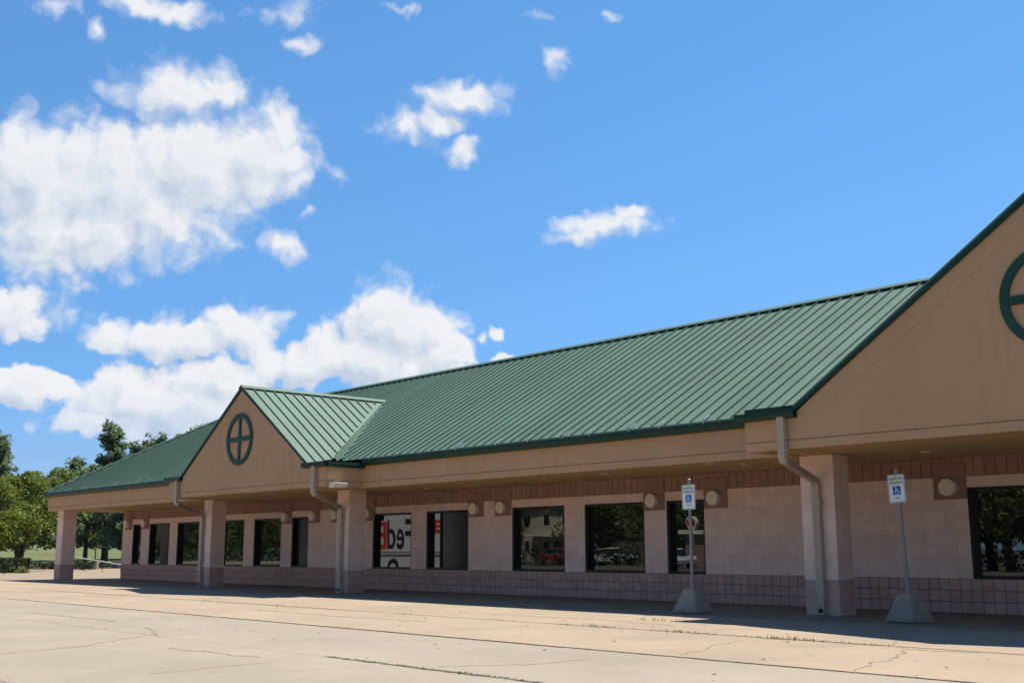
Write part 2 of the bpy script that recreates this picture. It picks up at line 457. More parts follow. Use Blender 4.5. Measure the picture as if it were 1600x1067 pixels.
lawn = MB()
NX, NY = 46, 46
vs_, fs_ = [], []
for i in range(NX+1):
    for j in range(NY+1):
        x = -84-(i/NX)**1.3*170; y = -24+j/NY*210
        vs_.append((x, y, rise(x, y)))
for i in range(NX):
    for j in range(NY):
        a = i*(NY+1)+j
        fs_.append((a, a+1, a+NY+2, a+NY+1))
lawn.add(vs_, fs_)
lawn_o = tag(lawn.build('lawn', M['lawn'], smooth=True), kind='structure')
k = MB(); k.chamfer_box(-84.0, -83.8, -60, 60, -0.2, 0.13, 0.02)
tag(k.build('kerb', M['conc']), kind='structure')

# concrete slabs: rows parallel to the shop front, each row a little lower than the one behind it
pave = MB(); pave.box(-84, 45, -47.9, 44.9, -0.129, -0.075)
pavement = tag(pave.build('pavement', M['slab_edge']), kind='structure')
ROWS = [(-3.85, 14.0, 0.0, 'walk', 4.6, 0.3), (-7.2, -3.862, -0.012, 'slab_in', 4.9, 1.1), (-10.1, -7.212, -0.018, 'slab_in', 5.6, 2.3),
        (-12.85, -10.114, -0.027, 'slab_out', 5.2, 0.4), (-16.3, -12.862, -0.028, 'slab_out', 4.2, 3.3), (-22.0, -16.312, -0.030, 'slab_out', 4.6, 1.7),
        (-28.0, -22.012, -0.032, 'slab_out', 5.0, 0.0)]
for y0, y1, z, mk, L, ph in ROWS:
    x = 6.0-ph
    cnt = 0
    while x > -83:
        Ls = L if x > -52 else 16.0
        x0 = max(-83.9, x-Ls)
        s = MB()
        dz = random.uniform(-0.0025, 0.0025)
        s.chamfer_box(x0+0.004, x-0.004, y0, y1, z-0.09, z+dz, 0.006)
        o = s.build('slab', M[mk], pavement)
        x = x0


def crack(pts, w, z, seed, name='crack', m_='crack', jag=0.10, wob=0.5):
    rnd = random.Random(seed)
    P = [Vector((a, b, 0)) for a, b in pts]
    fine_ = []
    for i in range(len(P)-1):
        n = max(2, int((P[i+1]-P[i]).length/0.12))
        for k_ in range(n): fine_.append(P[i].lerp(P[i+1], k_/n))
    fine_.append(P[-1])
    v, f = [], []
    for i, p in enumerate(fine_):
        d = (fine_[min(i+1, len(fine_)-1)]-fine_[max(i-1, 0)]).normalized()
        nrm = Vector((-d.y, d.x, 0))
        p = p+nrm*(mnoise.noise(p*3.1+Vector((seed, 0, 0)))*jag+rnd.uniform(-1, 1)*jag*0.10)
        ww = w*max(0.12, 1-wob+wob*2*rnd.random())*(0.35 if mnoise.noise(p*1.3+Vector((0, seed, 0))) < -0.15 else 1)
        v += [p+nrm*ww/2+Vector((0, 0, z)), p+Vector((0, 0, z+0.004)), p-nrm*ww/2+Vector((0, 0, z))]
    for i in range(len(fine_)-1):
        for q in (0, 1): f.append((i*3+q, i*3+q+1, i*3+q+4, i*3+q+3))
    b = MB(); b.add(v, f)
    o = b.build(name, M[m_], pavement)
    o['kind'] = 'stuff'
    return o


zi = -0.014; zo = -0.0235; zo2 = -0.0245
crack([(-13.2, -15.9), (-13.76, -15.42), (-14.28, -14.27), (-15.36, -13.0)], 0.027, zo2, 1)
crack([(-15.36, -12.83), (-15.9, -12.62), (-16.14, -12.5), (-16.5, -12.35), (-17.07, -12.24)], 0.030, zo, 2)
crack([(-10.58, -15.07), (-10.70, -14.4), (-10.84, -13.65)], 0.013, zo2, 3, jag=0.04)
crack([(-13.2, -13.67), (-12.4, -13.55), (-11.4, -13.49)], 0.030, zo2, 4)
crack([(-22.58, -12.01), (-20.5, -11.95), (-18.84, -11.95)], 0.048, zo, 5)
crack([(-11.03, -16.25), (-10.37, -16.28)], 0.060, zo2, 6)
crack([(-8.4, -9.9), (-8.6, -9.3), (-8.9, -8.6), (-9.15, -7.77)], 0.012, zi, 7)
crack([(-9.15, -7.4), (-8.7, -7.24)], 0.012, zi, 8)
crack([(-6.19, -10.0), (-6.4, -9.2), (-6.58, -8.57), (-6.85, -7.9), (-7.0, -7.48), (-7.3, -7.22)], 0.021, zi, 9, jag=0.12)
crack([(-7.4, -7.1), (-7.7, -6.5)], 0.012, -0.008, 10)
crack([(-7.05, -7.5), (-6.77, -7.49), (-6.3, -7.3), (-5.87, -7.02)], 0.030, zi, 11)
crack([(-15.9, -6.2), (-13.2, -6.0), (-11.5, -6.3)], 0.018, -0.008, 12)
crack([(-20.5, -8.4), (-17.5, -8.55), (-15.0, -8.3)], 0.018, zi, 13)
crack([(-30.5, -7.9), (-27.5, -8.1)], 0.024, zi, 14)
crack([(-9.2, -12.7), (-8.8, -11.9), (-8.75, -11.0)], 0.012, zo, 15)
# dirt and debris packed in the two open joints
crack([(-29.5, -10.107), (-20, -10.107), (-10, -10.107), (3, -10.107)], 0.022, -0.0195, 21, 'joint_filling', 'slab_edge', 0.012, 0.7)
crack([(-10.95, -12.86), (-9.0, -12.86), (-7.0, -12.86), (-5.0, -12.86)], 0.055, -0.023, 22, 'joint_filling', 'slab_edge', 0.02, 0.7)


def tuft(b, x, y, z, h, n, rnd, spread=0.06):
    for _ in range(n):
        a = rnd.uniform(0, 6.28); px = x+rnd.gauss(0, spread); py = y+rnd.gauss(0, spread*0.5)
        hh = h*rnd.uniform(0.4, 1.1); w = rnd.uniform(0.004, 0.009); ln = rnd.uniform(0.1, 0.7)*hh
        dx, dy = math.cos(a), math.sin(a)
        b.add([(px-dy*w, py+dx*w, z), (px+dy*w, py-dx*w, z), (px+dx*ln*0.5+dy*w*0.7, py+dy*ln*0.5-dx*w*0.7, z+hh*0.65), (px+dx*ln, py+dy*ln, z+hh), (px+dx*ln*0.5-dy*w*0.7, py+dy*ln*0.5+dx*w*0.7, z+hh*0.65)],
              [(0, 1, 2, 3, 4)])


rw = random.Random(5)
wd = MB()
for _ in range(70):
    tuft(wd, rw.uniform(-10.95, -6.6), -12.86+rw.gauss(0, 0.012), -0.027, 0.018, 5, rw, 0.03)
for _ in range(110):
    tuft(wd, rw.uniform(-27, -3), -10.107+rw.gauss(0, 0.008), -0.027, 0.014, 3, rw, 0.03)
for cx, n, h in [(-12.4, 7, 0.07), (-12.9, 4, 0.05), (-11.9, 5, 0.05), (-10.9, 10, 0.055), (-10.5, 10, 0.05), (-10.2, 8, 0.04), (-9.2, 8, 0.05), (-8.75, 12, 0.08), (-8.4, 8, 0.05), (-8.1, 6, 0.04), (-7.6, 6, 0.04), (-14.5, 4, 0.04), (-17, 4, 0.04), (-21.5, 5, 0.05), (-25, 5, 0.05)]:
    for _ in range(n): tuft(wd, cx+rw.gauss(0, 0.14), -7.21+rw.gauss(0, 0.03), -0.02, h*0.72, 3, rw)
for cx, cy in [(-12.6, -5.45), (-12.9, -5.5), (-12.2, -5.42)]:
    for _ in range(2): tuft(wd, cx+rw.gauss(0, 0.08), cy, -0.012, 0.06, 4, rw)
weeds = tag(wd.build('weeds', M['weed'], fix=False), kind='stuff')
# fallen leaves and grit on the concrete
lt = MB()
for _ in range(150):
    x = rw.uniform(-30, -4); y = rw.uniform(-13, -5.5)
    z = (-0.008 if y > -7.2 else -0.014 if y > -10.1 else -0.03)
    r_ = rw.uniform(0.012, 0.035); a = rw.uniform(0, 6.28)
    lt.add([(x+r_*math.cos(a+q), y+r_*0.6*math.sin(a+q), z+0.004+rw.uniform(0, 0.012)) for q in (0, 1.6, 3.1, 4.7)], [(0, 1, 2, 3)])
tag(lt.build('litter', M['soil'], fix=False), kind='stuff')

# ------------------------------------------------------------------ the building
BLD = thing('retail_building', (-24, 0, 0), 'long single storey tan and pink block retail building with green metal roof', 'building')
# mortar backing wall, with the openings left free
w = MB()
T0, T1 = 0.013, 0.30
w.box(XL, XR, T0, T1, 0, ZSILL)
w.box(XL, XR, T0, T1, ZHEAD, 2.80)
xs = [XL]+[q for a, b in WIN for q in (a, b)]+[XR]
for i in range(0, len(xs), 2): w.box(xs[i], xs[i+1], T0, T1, ZSILL, ZHEAD)
w.box(XL, XL+0.3, T1, 7.0, 0, 2.80)
w.box(XR-0.3, XR, T1, 7.0, 0, 2.80)
w.box(XL, XR, 6.7, 7.0, 0, 2.80)
wall = w.build('wall', M['mortar'], BLD)
pw = MB()
for i in range(0, len(xs), 2): pw.box(xs[i]+0.002, xs[i+1]-0.002, 0.005, 0.014, ZSILL+0.002, ZHEAD)
pw.box(XL+0.002, XR-0.002, 0.005, 0.014, ZHEAD, 12*CB-0.004)
pw.build('painted_joints', M['block'], wall)

_bm = {}
def block_mesh(kind, wd_, h):
    key = (kind, round(wd_, 3), round(h, 3))
    if key not in _bm:
        b = MB(); c = 0.004; W, H = wd_/2, h/2
        y0, y1 = 0.0, 0.0125
        v = [(sx*W, y1, sz*H) for sx, sz in ((-1, -1), (1, -1), (1, 1), (-1, 1))]
        v += [(sx*W, y0+c, sz*H) for sx, sz in ((-1, -1), (1, -1), (1, 1), (-1, 1))]
        v += [(sx*(W-c), y0, sz*(H-c)) for sx, sz in ((-1, -1), (1, -1), (1, 1), (-1, 1))]
        f = [(8, 9, 10, 11)]
        for i in range(4):
            j = (i+1) % 4
            f += [(i, j, 4+j, 4+i), (4+i, 4+j, 8+j, 8+i)]
        b.add(v, f)
        _bm[key] = b.mesh(kind, M[{'wall_block': 'block', 'dado_block': 'dado', 'band_block': 'band'}[kind]])
    return _bm[key]


pieces = []   # kind, x, z, w, h
JT = {'wall_block': 0.005, 'dado_block': 0.012, 'band_block': 0.012}
def course(kind, z0, z1, step, phase, openings):
    x = XL+phase-step
    while x < XR:
        a, b = max(x, XL), min(x+step, XR)
        x += step
        segs = [(a, b)]
        for oa, ob in openings:
            ns = []
            for sa, sb in segs:
                if sb <= oa or sa >= ob: ns.append((sa, sb)); continue
                if sa < oa: ns.append((sa, oa))
                if sb > ob: ns.append((ob, sb))
            segs = ns
        for sa, sb in segs:
            if sb-sa > 0.03: pieces.append((kind, (sa+sb)/2, (z0+z1)/2, round(sb-sa-JT[kind], 2), round(z1-z0-JT[kind], 3)))
for i in range(3): course('dado_block', i*CB, (i+1)*CB, CB, 0, [])
for i in range(3, 12): course('wall_block', i*CB, (i+1)*CB, 2*CB, CB*(i % 2), WIN if i < 11 else [])
course('band_block', 12*CB, ZS+0.02, CB, 0, [])
for kind in ('dado_block', 'wall_block', 'band_block'):
    ps = [p for p in pieces if p[0] == kind]
    ps.sort(key=lambda p: (p[1] > -8.0, (p[1])**2))
    rb = random.Random(11)
    for p in ps[:300]:
        inst(kind, block_mesh(kind, p[3], p[4]), (p[1], rb.uniform(-0.0015, 0.0015), p[2]), wall)
    rest = MB()
    for p in ps[300:]:
        me = block_mesh(kind, p[3], p[4])
        rest.add([(v.co.x+p[1], v.co.y, v.co.z+p[2]) for v in me.vertices], [tuple(f.vertices) for f in me.polygons])
    if rest.v: rest.build(kind+'work', M[{'wall_block': 'block', 'dado_block': 'dado', 'band_block': 'band'}[kind]], wall)['kind'] = 'stuff'

# windows
for i, (a, b) in enumerate(WIN):
    f = MB(); fw = 0.055; ya, yb = 0.03, 0.19
    f.box(a, a+fw, ya, yb, ZSILL, ZHEAD); f.box(b-fw, b, ya, yb, ZSILL, ZHEAD)
    f.box(a+fw, b-fw, ya, yb, ZSILL, ZSILL+fw); f.box(a+fw, b-fw, ya, yb, ZHEAD-fw, ZHEAD)
    split = None
    if i == 7:
        split = a+0.55
        f.box(split, split+0.04, ya+0.03, yb-0.002, ZSILL+fw, ZHEAD-fw)
    win = f.build('window', M['frame'], BLD)
    win.data.materials.append(M['frame'])
    p = MB()
    xr = split if split else b-fw
    tl = random.Random(i+3).uniform(-0.002, 0.002)
    dark = i in (5,)
    p.add([(a+fw, 0.150, ZSILL+fw), (xr, 0.150+tl, ZSILL+fw), (xr, 0.150+tl, ZHEAD-fw), (a+fw, 0.150, ZHEAD-fw),
           (a+fw, 0.162, ZSILL+fw), (xr, 0.162+tl, ZSILL+fw), (xr, 0.162+tl, ZHEAD-fw), (a+fw, 0.162, ZHEAD-fw)],
          [(3, 2, 1, 0), (4, 5, 6, 7), (0, 1, 5, 4), (1, 2, 6, 5), (2, 3, 7, 6), (3, 0, 4, 7)])
    p.build('window_pane', M['panel'] if dark else M['glass'], win)
    if split:
        q = MB(); q.box(split+0.04, b-fw, 0.10, 0.13, ZSILL+fw, ZHEAD-fw)
        tag(q.build('window_panel', M['panel'], win), 'dark unglazed panel filling most of the window')
inner = MB(); inner.box(XL+0.3, XR-0.3, 0.32, 0.34, 0, 2.8)
inner.build('inner_lining', M['panel'], BLD)

# columns of split faced block
COLS = [(-11.80, -11.13, -2.35, -1.87), (-26.94, -26.36, -2.35, -1.80), (-34.90, -34.37, -2.35, -1.85), (-47.85, -47.22, -2.40, -1.85)]
for ci, (a, b, ya, yb) in enumerate(COLS):
    core = MB(); core.box(a+0.02, b-0.02, ya+0.02, yb-0.02, 0, ZS+0.02)
    co = core.build('column', M['colblock'], BLD)
    rc = random.Random(40+ci)
    z = 0.0
    k_ = 0
    while z < ZS-0.02:
        h = min(CB, ZS+0.015-z)
        bm = bmesh.new()
        bmesh.ops.create_cube(bm, size=1.0)
        bmesh.ops.subdivide_edges(bm, edges=bm.edges[:], cuts=5, use_grid_fill=True)
        for v in bm.verts:
            x_, y_, zz = v.co
            v.co = Vector(((a+b)/2+x_*(b-a), (ya+yb)/2+y_*(yb-ya), z+h/2+zz*(h-0.0022)))
            nz = mnoise.noise(v.co*11+Vector((ci*3.3, 0, 0)))*0.020+mnoise.noise(v.co*2.5)*0.008
            if abs(x_) > 0.45: v.co.x += math.copysign(nz, x_)
            if abs(y_) > 0.45: v.co.y += math.copysign(nz*0.6, y_)
        me = bpy.data.meshes.new('column_block')
        bm.to_mesh(me); bm.free()
        me.polygons.foreach_set('use_smooth', [True]*len(me.polygons)); me.set_sharp_from_angle(angle=R(50))
        me.materials.append(M['dado'] if k_ < 3 else M['band'] if k_ >= 12 else M['colblock'])
        if k_ >= 12: me.materials[0] = M['block']
        off = worldpos(co)
        for v in me.vertices: v.co -= off
        o = bpy.data.objects.new('column_block', me); COL.objects.link(o); o.parent = co
        z += CB; k_ += 1

# fascias
def fascia(x0, x1, yf, name='fascia'):
    b = MB()
    b.box(x0, x1, yf, yf+0.2, ZS, ZG-0.008, 0)
    b.box(x0+0.01, x1-0.01, yf+0.014, yf+0.19, ZG-0.008, ZG+0.008, 1)
    b.box(x0, x1, yf, yf+0.2, ZG+0.008, 3.50, 0)
    return b.build(name, [M['eifs'], M['groove']], BLD)


G0, G1 = GAB
fascia(XHIP+0.1, G0['x']-G0['ear'], Y1)
fascia(G0['x']+G0['ear'], G1['x']-G1['ear'], Y1)
fascia(G1['x']+G1['ear'], XR+1.0, Y1)
sd = MB(); sd.box(XHIP+0.1, XHIP+0.3, Y1+0.2, 7.6, ZS, 3.50); sd.build('side_fascia', M['eifs'], BLD)
sf = MB(); sf.box(XHIP+0.3, XR+1.0, Y1+0.2, 0.30, ZS+0.02, ZS+0.07); sf.box(XHIP+0.3, XL, 0.30, 7.4, ZS+0.02, ZS+0.07)
sf.build('soffit', M['soffit'], BLD)


def ring(cx, cz, y0, y1, r0, r1, bar):
    b = MB(); n = 56
    v = []
    for i in range(n):
        a = 2*math.pi*i/n
        for r_ in (r0, r1):
            for y in (y0, y1): v.append((cx+r_*math.cos(a), y, cz+r_*math.sin(a)))
    f = []
    for i in range(n):
        j = (i+1) % n
        f += [(i*4, j*4, j*4+2, i*4+2), (i*4+1, i*4+3, j*4+3, j*4+1), (i*4, i*4+1, j*4+1, j*4), (i*4+2, j*4+2, j*4+3, i*4+3)]
    b.add(v, f)
    rr = r0+0.02
    b.box(cx-rr, cx+rr, y0+0.004, y1-0.002, cz-bar/2, cz+bar/2)
    b.box(cx-bar/2, cx+bar/2, y0+0.006, y1-0.004, cz-rr, cz+rr)
    return b


for gi, G in enumerate(GAB):
    gx, hf, ear, ez = G['x'], G['half'], G['ear'], G['z']
    apex = ez+hf*GS
    b = MB()
    b.box(gx-ear, gx+ear, Y2, Y2+0.22, ZS, ZG-0.008, 0)
    b.box(gx-ear+0.01, gx+ear-0.01, Y2+0.014, Y2+0.21, ZG-0.008, ZG+0.008, 1)
    zt = 3.36
    b.prism([(gx-ear, ZG+0.008), (gx+ear, ZG+0.008), (gx+ear, zt), (gx+hf, zt), (gx, apex-0.03), (gx-hf, zt), (gx-ear, zt)], 'y', Y2, Y2+0.22, 0)
    # the rake border stands 12 mm proud of the field
    bw = 0.30
    for s in (-1, 1):
        k2 = bw*math.sqrt(1+GS*GS)
        b.prism([(gx+s*(hf-0.02), zt+0.0), (gx+s*0.0, apex-0.035), (gx, apex-0.035-k2), (gx+s*(hf-0.02-(k2)/GS), zt)], 'y', Y2-0.007, Y2+0.001, 0)
    gab = b.build('gable', [M['eifs'], M['groove']], BLD)
    for s in (-1, 1):       # ear returns back to the main fascia
        r = MB()
        x0, x1 = (gx+s*ear-0.2, gx+s*ear) if s > 0 else (gx-ear, gx-ear+0.2)
        r.box(x0, x1, Y2+0.22, Y1+0.2, ZS, ZG-0.008, 0)
        r.box(x0+0.014, x1-0.014, Y2+0.22, Y1+0.199, ZG-0.008, ZG+0.008, 1)
        r.box(x0, x1, Y2+0.22, Y1+0.2, ZG+0.008, zt, 0)
        r.build('gable_return', [M['eifs'], M['groove']], BLD)
    s_ = MB(); s_.box(gx-ear+0.2, gx+ear-0.2, Y2+0.22, Y1+0.2, ZS+0.02, ZS+0.07)
    s_.build('soffit', M['soffit'], BLD)
    lg = MB()               # flat metal ledge that caps the two ears
    for s in (-1, 1):
        xa, xb = sorted((gx+s*(hf-0.1), gx+s*(ear+0.0)))
        lg.box(xa, xb, Y2+0.0, Y1+0.1, zt, zt+0.02)
    lg.build('ledge_flashing', M['trim'], BLD)
    cz = 4.33 if gi == 0 else 4.64
    ring(gx-0.04 if gi == 0 else gx, cz, Y2-0.045, Y2+0.002, 0.625, 0.755, 0.125).build('round_ornament', M['ornament'], gab, smooth=True)
    tr = MB()
    for s in (-1, 1):
        nx, nz = s*GS, 1.0
        p0 = (gx+s*(hf+0.06), ez-0.04); p1 = (gx, apex)
        tr.prism([(p0[0], p0[1]), (p1[0], p1[1]), (p1[0], p1[1]-(0.075, 0.095)[gi]), (p0[0], p0[1]-(0.05, 0.07)[gi])], 'y', Y2-0.05, Y2-0.013)
    tr.build('rake_trim', M['trim'], gab)


# ---------------------------------------------------------------- roof
def gz(G, d): return G['z']+(G['half']-d)*GS
def yval(x):
    """y of the valley on the main slope at x (or the eave where there is none)"""
    y = YE
    for G in GAB:
        d = abs(x-G['x'])
        if d < G['half']: y = max(y, YE+(gz(G, d)-ZE)/SM)
    return y
def xhip(x): return YE+(x-XHIP)
def zmain(y): return ZE+SM*(y-YE)


rf = MB()     # deck just under the sheets, and the back slope
yb = YR+(ZR-3.45)/SM
xr_ = XHIP+(YR-YE)
rf.add([(XHIP, YE+0.12, ZE-0.03), (XR+1, YE+0.12, ZE-0.03), (XR+1, YR, ZR-0.06), (xr_, YR, ZR-0.06), (XHIP, yb, 3.45), (XR+1, yb, 3.45)],
       [(3, 2, 5, 4), (0, 3, 4)])
rf.add([(XHIP, YE+0.1, 3.40), (XR+1, YE+0.1, 3.40), (XR+1, yb, 3.40), (XHIP, yb, 3.40)], [(0, 1, 2, 3)])
roof = rf.build('roof', M['roof'], BLD, fix=False)
RIB_H, RIB_W, PW_ = 0.046, 0.020, 0.3264
n_pan = int((XR+1-XHIP)/PW_)
for i in range(n_pan):
    x0 = XHIP+i*PW_; x1 = x0+PW_
    fl = 0.17     # valley flashing half width along y
    def lo(x): return yval(x)+(fl if yval(x) > YE+0.01 else 0)
    def hi(x): return min(YR, xhip(x))
    l0, l1, h0, h1 = lo(x0), lo(x1), hi(x0), hi(x1)
    if h0-l0 < 0.02 and h1-l1 < 0.02: continue
    h0 = max(h0, l0+0.001); h1 = max(h1, l1+0.001)
    b = MB()
    b.add([(x0, l0, zmain(l0)), (x1, l1, zmain(l1)), (x1, h1, zmain(h1)), (x0, h0, zmain(h0))], [(0, 1, 2, 3)])
    b.add([(x0, l0, zmain(l0)), (x1, l1, zmain(l1)), (x1, l1+0.01, zmain(l1)-0.02), (x0, l0+0.01, zmain(l0)-0.02)], [(3, 2, 1, 0)])
    if h0-l0 > 0.03:
        v = []
        for y in (l0-0.005, h0):
            for dx, dz in ((0, -0.002), (0, RIB_H), (RIB_W, RIB_H), (RIB_W, -0.002)): v.append((x0+dx, y, zmain(y)+dz))
        b.add(v, [(0, 1, 5, 4), (1, 2, 6, 5), (2, 3, 7, 6), (3, 2, 1, 0), (4, 5, 6, 7)])
    b.build('roof_panel', M['roof'], roof, fix=False)
for G in GAB:
    gx, hf = G['x'], G['half']
    apex = gz(G, 0)
    yend = YE+(apex-ZE)/SM
    npan = int((yend-Y2)/PW_)+1
    for s in (-1, 1):
        for i in range(npan):
            y0 = Y2-0.045+i*PW_; y1 = y0+PW_
            def dmax(y):
                if y <= YE-0.5: return hf
                return max(0.0, min(hf, (gz(G, 0)-zmain(y))/GS)-0.17)
            d0, d1 = dmax(y0), dmax(y1)
            if d0 < 0.03: continue
            d1 = max(d1, 0.0)
            b = MB()
            b.add([(gx, y0, apex), (gx+s*d0, y0, gz(G, d0)), (gx+s*d1, y1, gz(G, d1)), (gx, y1, apex)], [(0, 1, 2, 3) if s > 0 else (3, 2, 1, 0)])
            if hf-d0 < 0.01: b.add([(gx+s*d0, y0, gz(G, d0)), (gx+s*d1, y1, gz(G, d1)), (gx+s*(d1-0.01), y1, gz(G, d1)-0.04), (gx+s*(d0-0.01), y0, gz(G, d0)-0.04)], [(0, 1, 2, 3)])
            v = []
            for d in (0.0, d0):
                for dy, dz in ((0, -0.002), (0, RIB_H), (RIB_W, RIB_H), (RIB_W, -0.002)): v.append((gx+s*d, y0+dy, gz(G, d)+dz))
            b.add(v, [(0, 1, 5, 4), (1, 2, 6, 5), (2, 3, 7, 6), (4, 5, 6, 7)])
            b.build('roof_panel', M['roof'], roof, fix=False)
        # valley flashing
        dv = min(hf, (apex-ZE)/GS)
        fl = 0.20
        b = MB()
        vA = Vector((gx+s*dv, YE, ZE)); vB = Vector((gx, yend, apex))
        k0 = fl; up = Vector((0, 0, 0.006))
        mA = Vector((vA.x+0*s, vA.y+k0, zmain(vA.y+k0)))
        b.add([vA+up, vB+up, vB+Vector((0, k0, k0*SM))+up, vA+Vector((0, k0, k0*SM))+up], [(0, 1, 2, 3)])
        b.add([vA+up, vB+up, vB+Vector((-s*0.0, 0, 0))+up, vA+Vector((-s*k0, 0, k0*GS))+up, vB+Vector((-s*0, 0, 0))+up], [(0, 1, 3)])
        # gable side of the valley as a strip of constant width
        b.add([vA+up, vA+Vector((-s*k0, 0, k0*GS))+up, vB+Vector((0, -k0*GS/SM, 0))+up, vB+up], [(0, 1, 2, 3)])
        b.build('valley_flashing', M['roof'], roof, fix=True)
    # ridge cap
    b = MB()
    for s in (-1, 1):
        w_ = 0.14
        b.prism([(gx, apex+0.066), (gx+s*w_, apex+0.066-w_*GS), (gx+s*w_, apex+0.046-w_*GS), (gx, apex+0.046)], 'y', Y2-0.07, yend+0.1)
    b.build('ridge_cap', M['roof'], roof)
b = MB()
for s in (-1, 1):
    w_ = 0.15
    b.prism([(YR, ZR+0.075), (YR+s*w_, ZR+0.075-w_*SM), (YR+s*w_, ZR+0.05-w_*SM), (YR, ZR+0.05)], 'x', xr_-0.1, XR+1)
b.build('ridge_cap', M['roof'], roof)
b = MB()
A_ = Vector((XHIP, YE, ZE)); B_ = Vector((xr_, YR, ZR))
nrm = Vector((0, -SM, 1)).normalized()
for off, dy in ((Vector((0, 0, 0.065)), 0),):
    dvec = (B_-A_).normalized()
    sx = Vector((1, 0, 0)); sx = sx-Vector((0, 0, 0))
    e1 = Vector((0.16, 0, 0)); e2 = Vector((-0.10, 0.10, -0.03))
    vsx = []
    for P_ in (A_, B_):
        vsx += [P_+off, P_+e1+Vector((0, 0, 0.055)), P_+e1+Vector((0, 0, 0.035)), P_+Vector((0, 0, 0.045)), P_+e2]
    b.add(vsx, [(0, 1, 6, 5), (1, 2, 7, 6), (2, 3, 8, 7), (0, 5, 9, 4), (0, 4, 3), (5, 8, 9), (0, 3, 2, 1), (5, 6, 7, 8), (4, 9, 8, 3)])
b.build('hip_cap', M['roof'], roof)


# gutters
def gutter_profile(y, z0, z1, d):
    """open K-style trough seen from the end, front at y, back at y+d"""
    t_ = 0.006
    return [(y+0.035, z0), (y+d, z0), (y+d, z1), (y+d-t_, z1), (y+d-t_, z0+t_), (y+0.038, z0+t_), (y+t_, z0+(z1-z0)*0.45), (y+t_+0.004, z1-t_), (y+0.016, z1-t_), (y+0.016, z1), (y, z1), (y-0.002, z0+(z1-z0)*0.45)]


def gutter(x0, x1, y, z0, z1, d=0.13):
    b = MB(); b.prism(gutter_profile(y, z0, z1, d), 'x', x0, x1)
    return b.build('gutter', M['trim'], BLD)


GYM = Y1-0.135
ga = gutter(XHIP-0.05, G0['x']-G0['ear']-0.05, GYM, ZF, ZF+0.185)
gb = gutter(G0['x']+G0['ear']+0.14, G1['x']-G1['ear']-0.02, GYM, ZF, ZF+0.185)
GYE = Y2-0.135
for G in GAB:
    for s in (-1, 1):
        xa, xb = sorted((G['x']+s*(G['half']-0.10 if s > 0 else G['half']-0.06), G['x']+s*(G['ear']+0.13)))
        gutter(xa, xb, GYE, 3.285, 3.42)
        b = MB()
        xo = G['x']+s*(G['ear'])
        prof = [(xo+s*(0.13-(q[0]-0.0)), q[1]) for q in gutter_profile(0.0, 3.285, 3.42, 0.13)]
        b.prism(prof, 'y', GYE+0.13, Y1-0.002 if s < 0 else Y1-0.002)
        b.build('gutter', M['trim'], BLD)
        # diverter plate standing on the roof edge above the ear
    b = MB()
    xa = G['x']-G['ear']-0.75; xb = G['x']-G['half']+0.25
    b.box(xa, xb, YE-0.03, YE-0.015, 3.44, ZE+0.115)
    b.box(xa, xb, YE-0.03, YE+0.05, ZE+0.115, ZE+0.122)
    b.build('diverter_plate', M['trim'], roof)
# straps and end laps that catch the light along the gutter lip
rs = random.Random(3)
def straps(gut, x0, x1, step):
    x = x0+0.5
    while x < x1-0.3:
        b = MB()
        b.sweep_rect([(x+rs.uniform(0.0, 0.04), YE+0.16, zmain(YE+0.16)+0.05), (x, YE-0.0, ZE+0.035), (x-rs.uniform(0.0, 0.03), GYM-0.004, ZF+0.19), (x-0.02, GYM-0.012, ZF+0.145)], 0.024, 0.008)
        b.build('gutter_strap', M['flash'], gut)
        x += step*rs.choice((0.75, 1.0, 1.0, 1.3))
straps(ga, XHIP, G0['x']-G0['ear']-0.9, 1.15)
straps(gb, G0['x']+G0['ear'], G1['x']-G1['ear']-0.9, 1.1)
for gt, x0, x1 in ((ga, XHIP, G0['x']-G0['ear']-0.75), (gb, G0['x']+G0['ear']+0.2, G1['x']-G1['ear']-0.7)):
    b = MB(); b.box(x0, x1, YE-0.012, YE-0.004, ZE-0.03, ZE+0.004); b.build('drip_edge', M['roof'], gt)

# downpipes
def downpipe(xt, xb, yb):
    b = MB()
    yt = Y2-0.075
    b.sweep_rect([(xt, yt, 3.31), (xt, yt, 2.66), (xt-0.015, yt+0.06, 2.58), (xb+0.05, yb-0.10, 2.33), (xb, yb, 2.24), (xb, yb, 0.012)], 0.135, 0.10)
    p = b.build('downpipe', M['pipe'], BLD)
    for z in (1.95, 0.42):
        c = MB(); c.box(xb-0.10, xb+0.10, yb-0.056, yb+0.05, z-0.018, z+0.018); c.build('pipe_strap', M['pipe'], p)
    c = MB(); c.box(xt-0.075, xt+0.075, yt-0.057, yt+0.057, 2.80, 2.825); c.build('pipe_joint', M['pipe'], p)
    c = MB(); c.box(xb-0.045, xb+0.045, yb-0.0535, yb-0.04, 0.05, 0.12); c.build('pipe_outlet', M['black'], p)
downpipe(-11.01, -11.44, -2.42)
downpipe(-25.56, -26.64, -2.42)
downpipe(-33.55, -34.88, -2.42)

# recessed lights in the soffit
for x, y in [(-24.54, -1.05), (-19.8, -1.13), (-13.63, -1.5), (-13.87, -2.3), (-9.78, -1.55), (-17.3, -1.7), (-29.5, -1.2), (-37.5, -1.3)]:
    b = MB(); n = 20
    b.tube([(x, y, ZS+0.025), (x, y, ZS+0.004)], 0.085, n)
    b.build('recessed_light', M['white'], BLD)

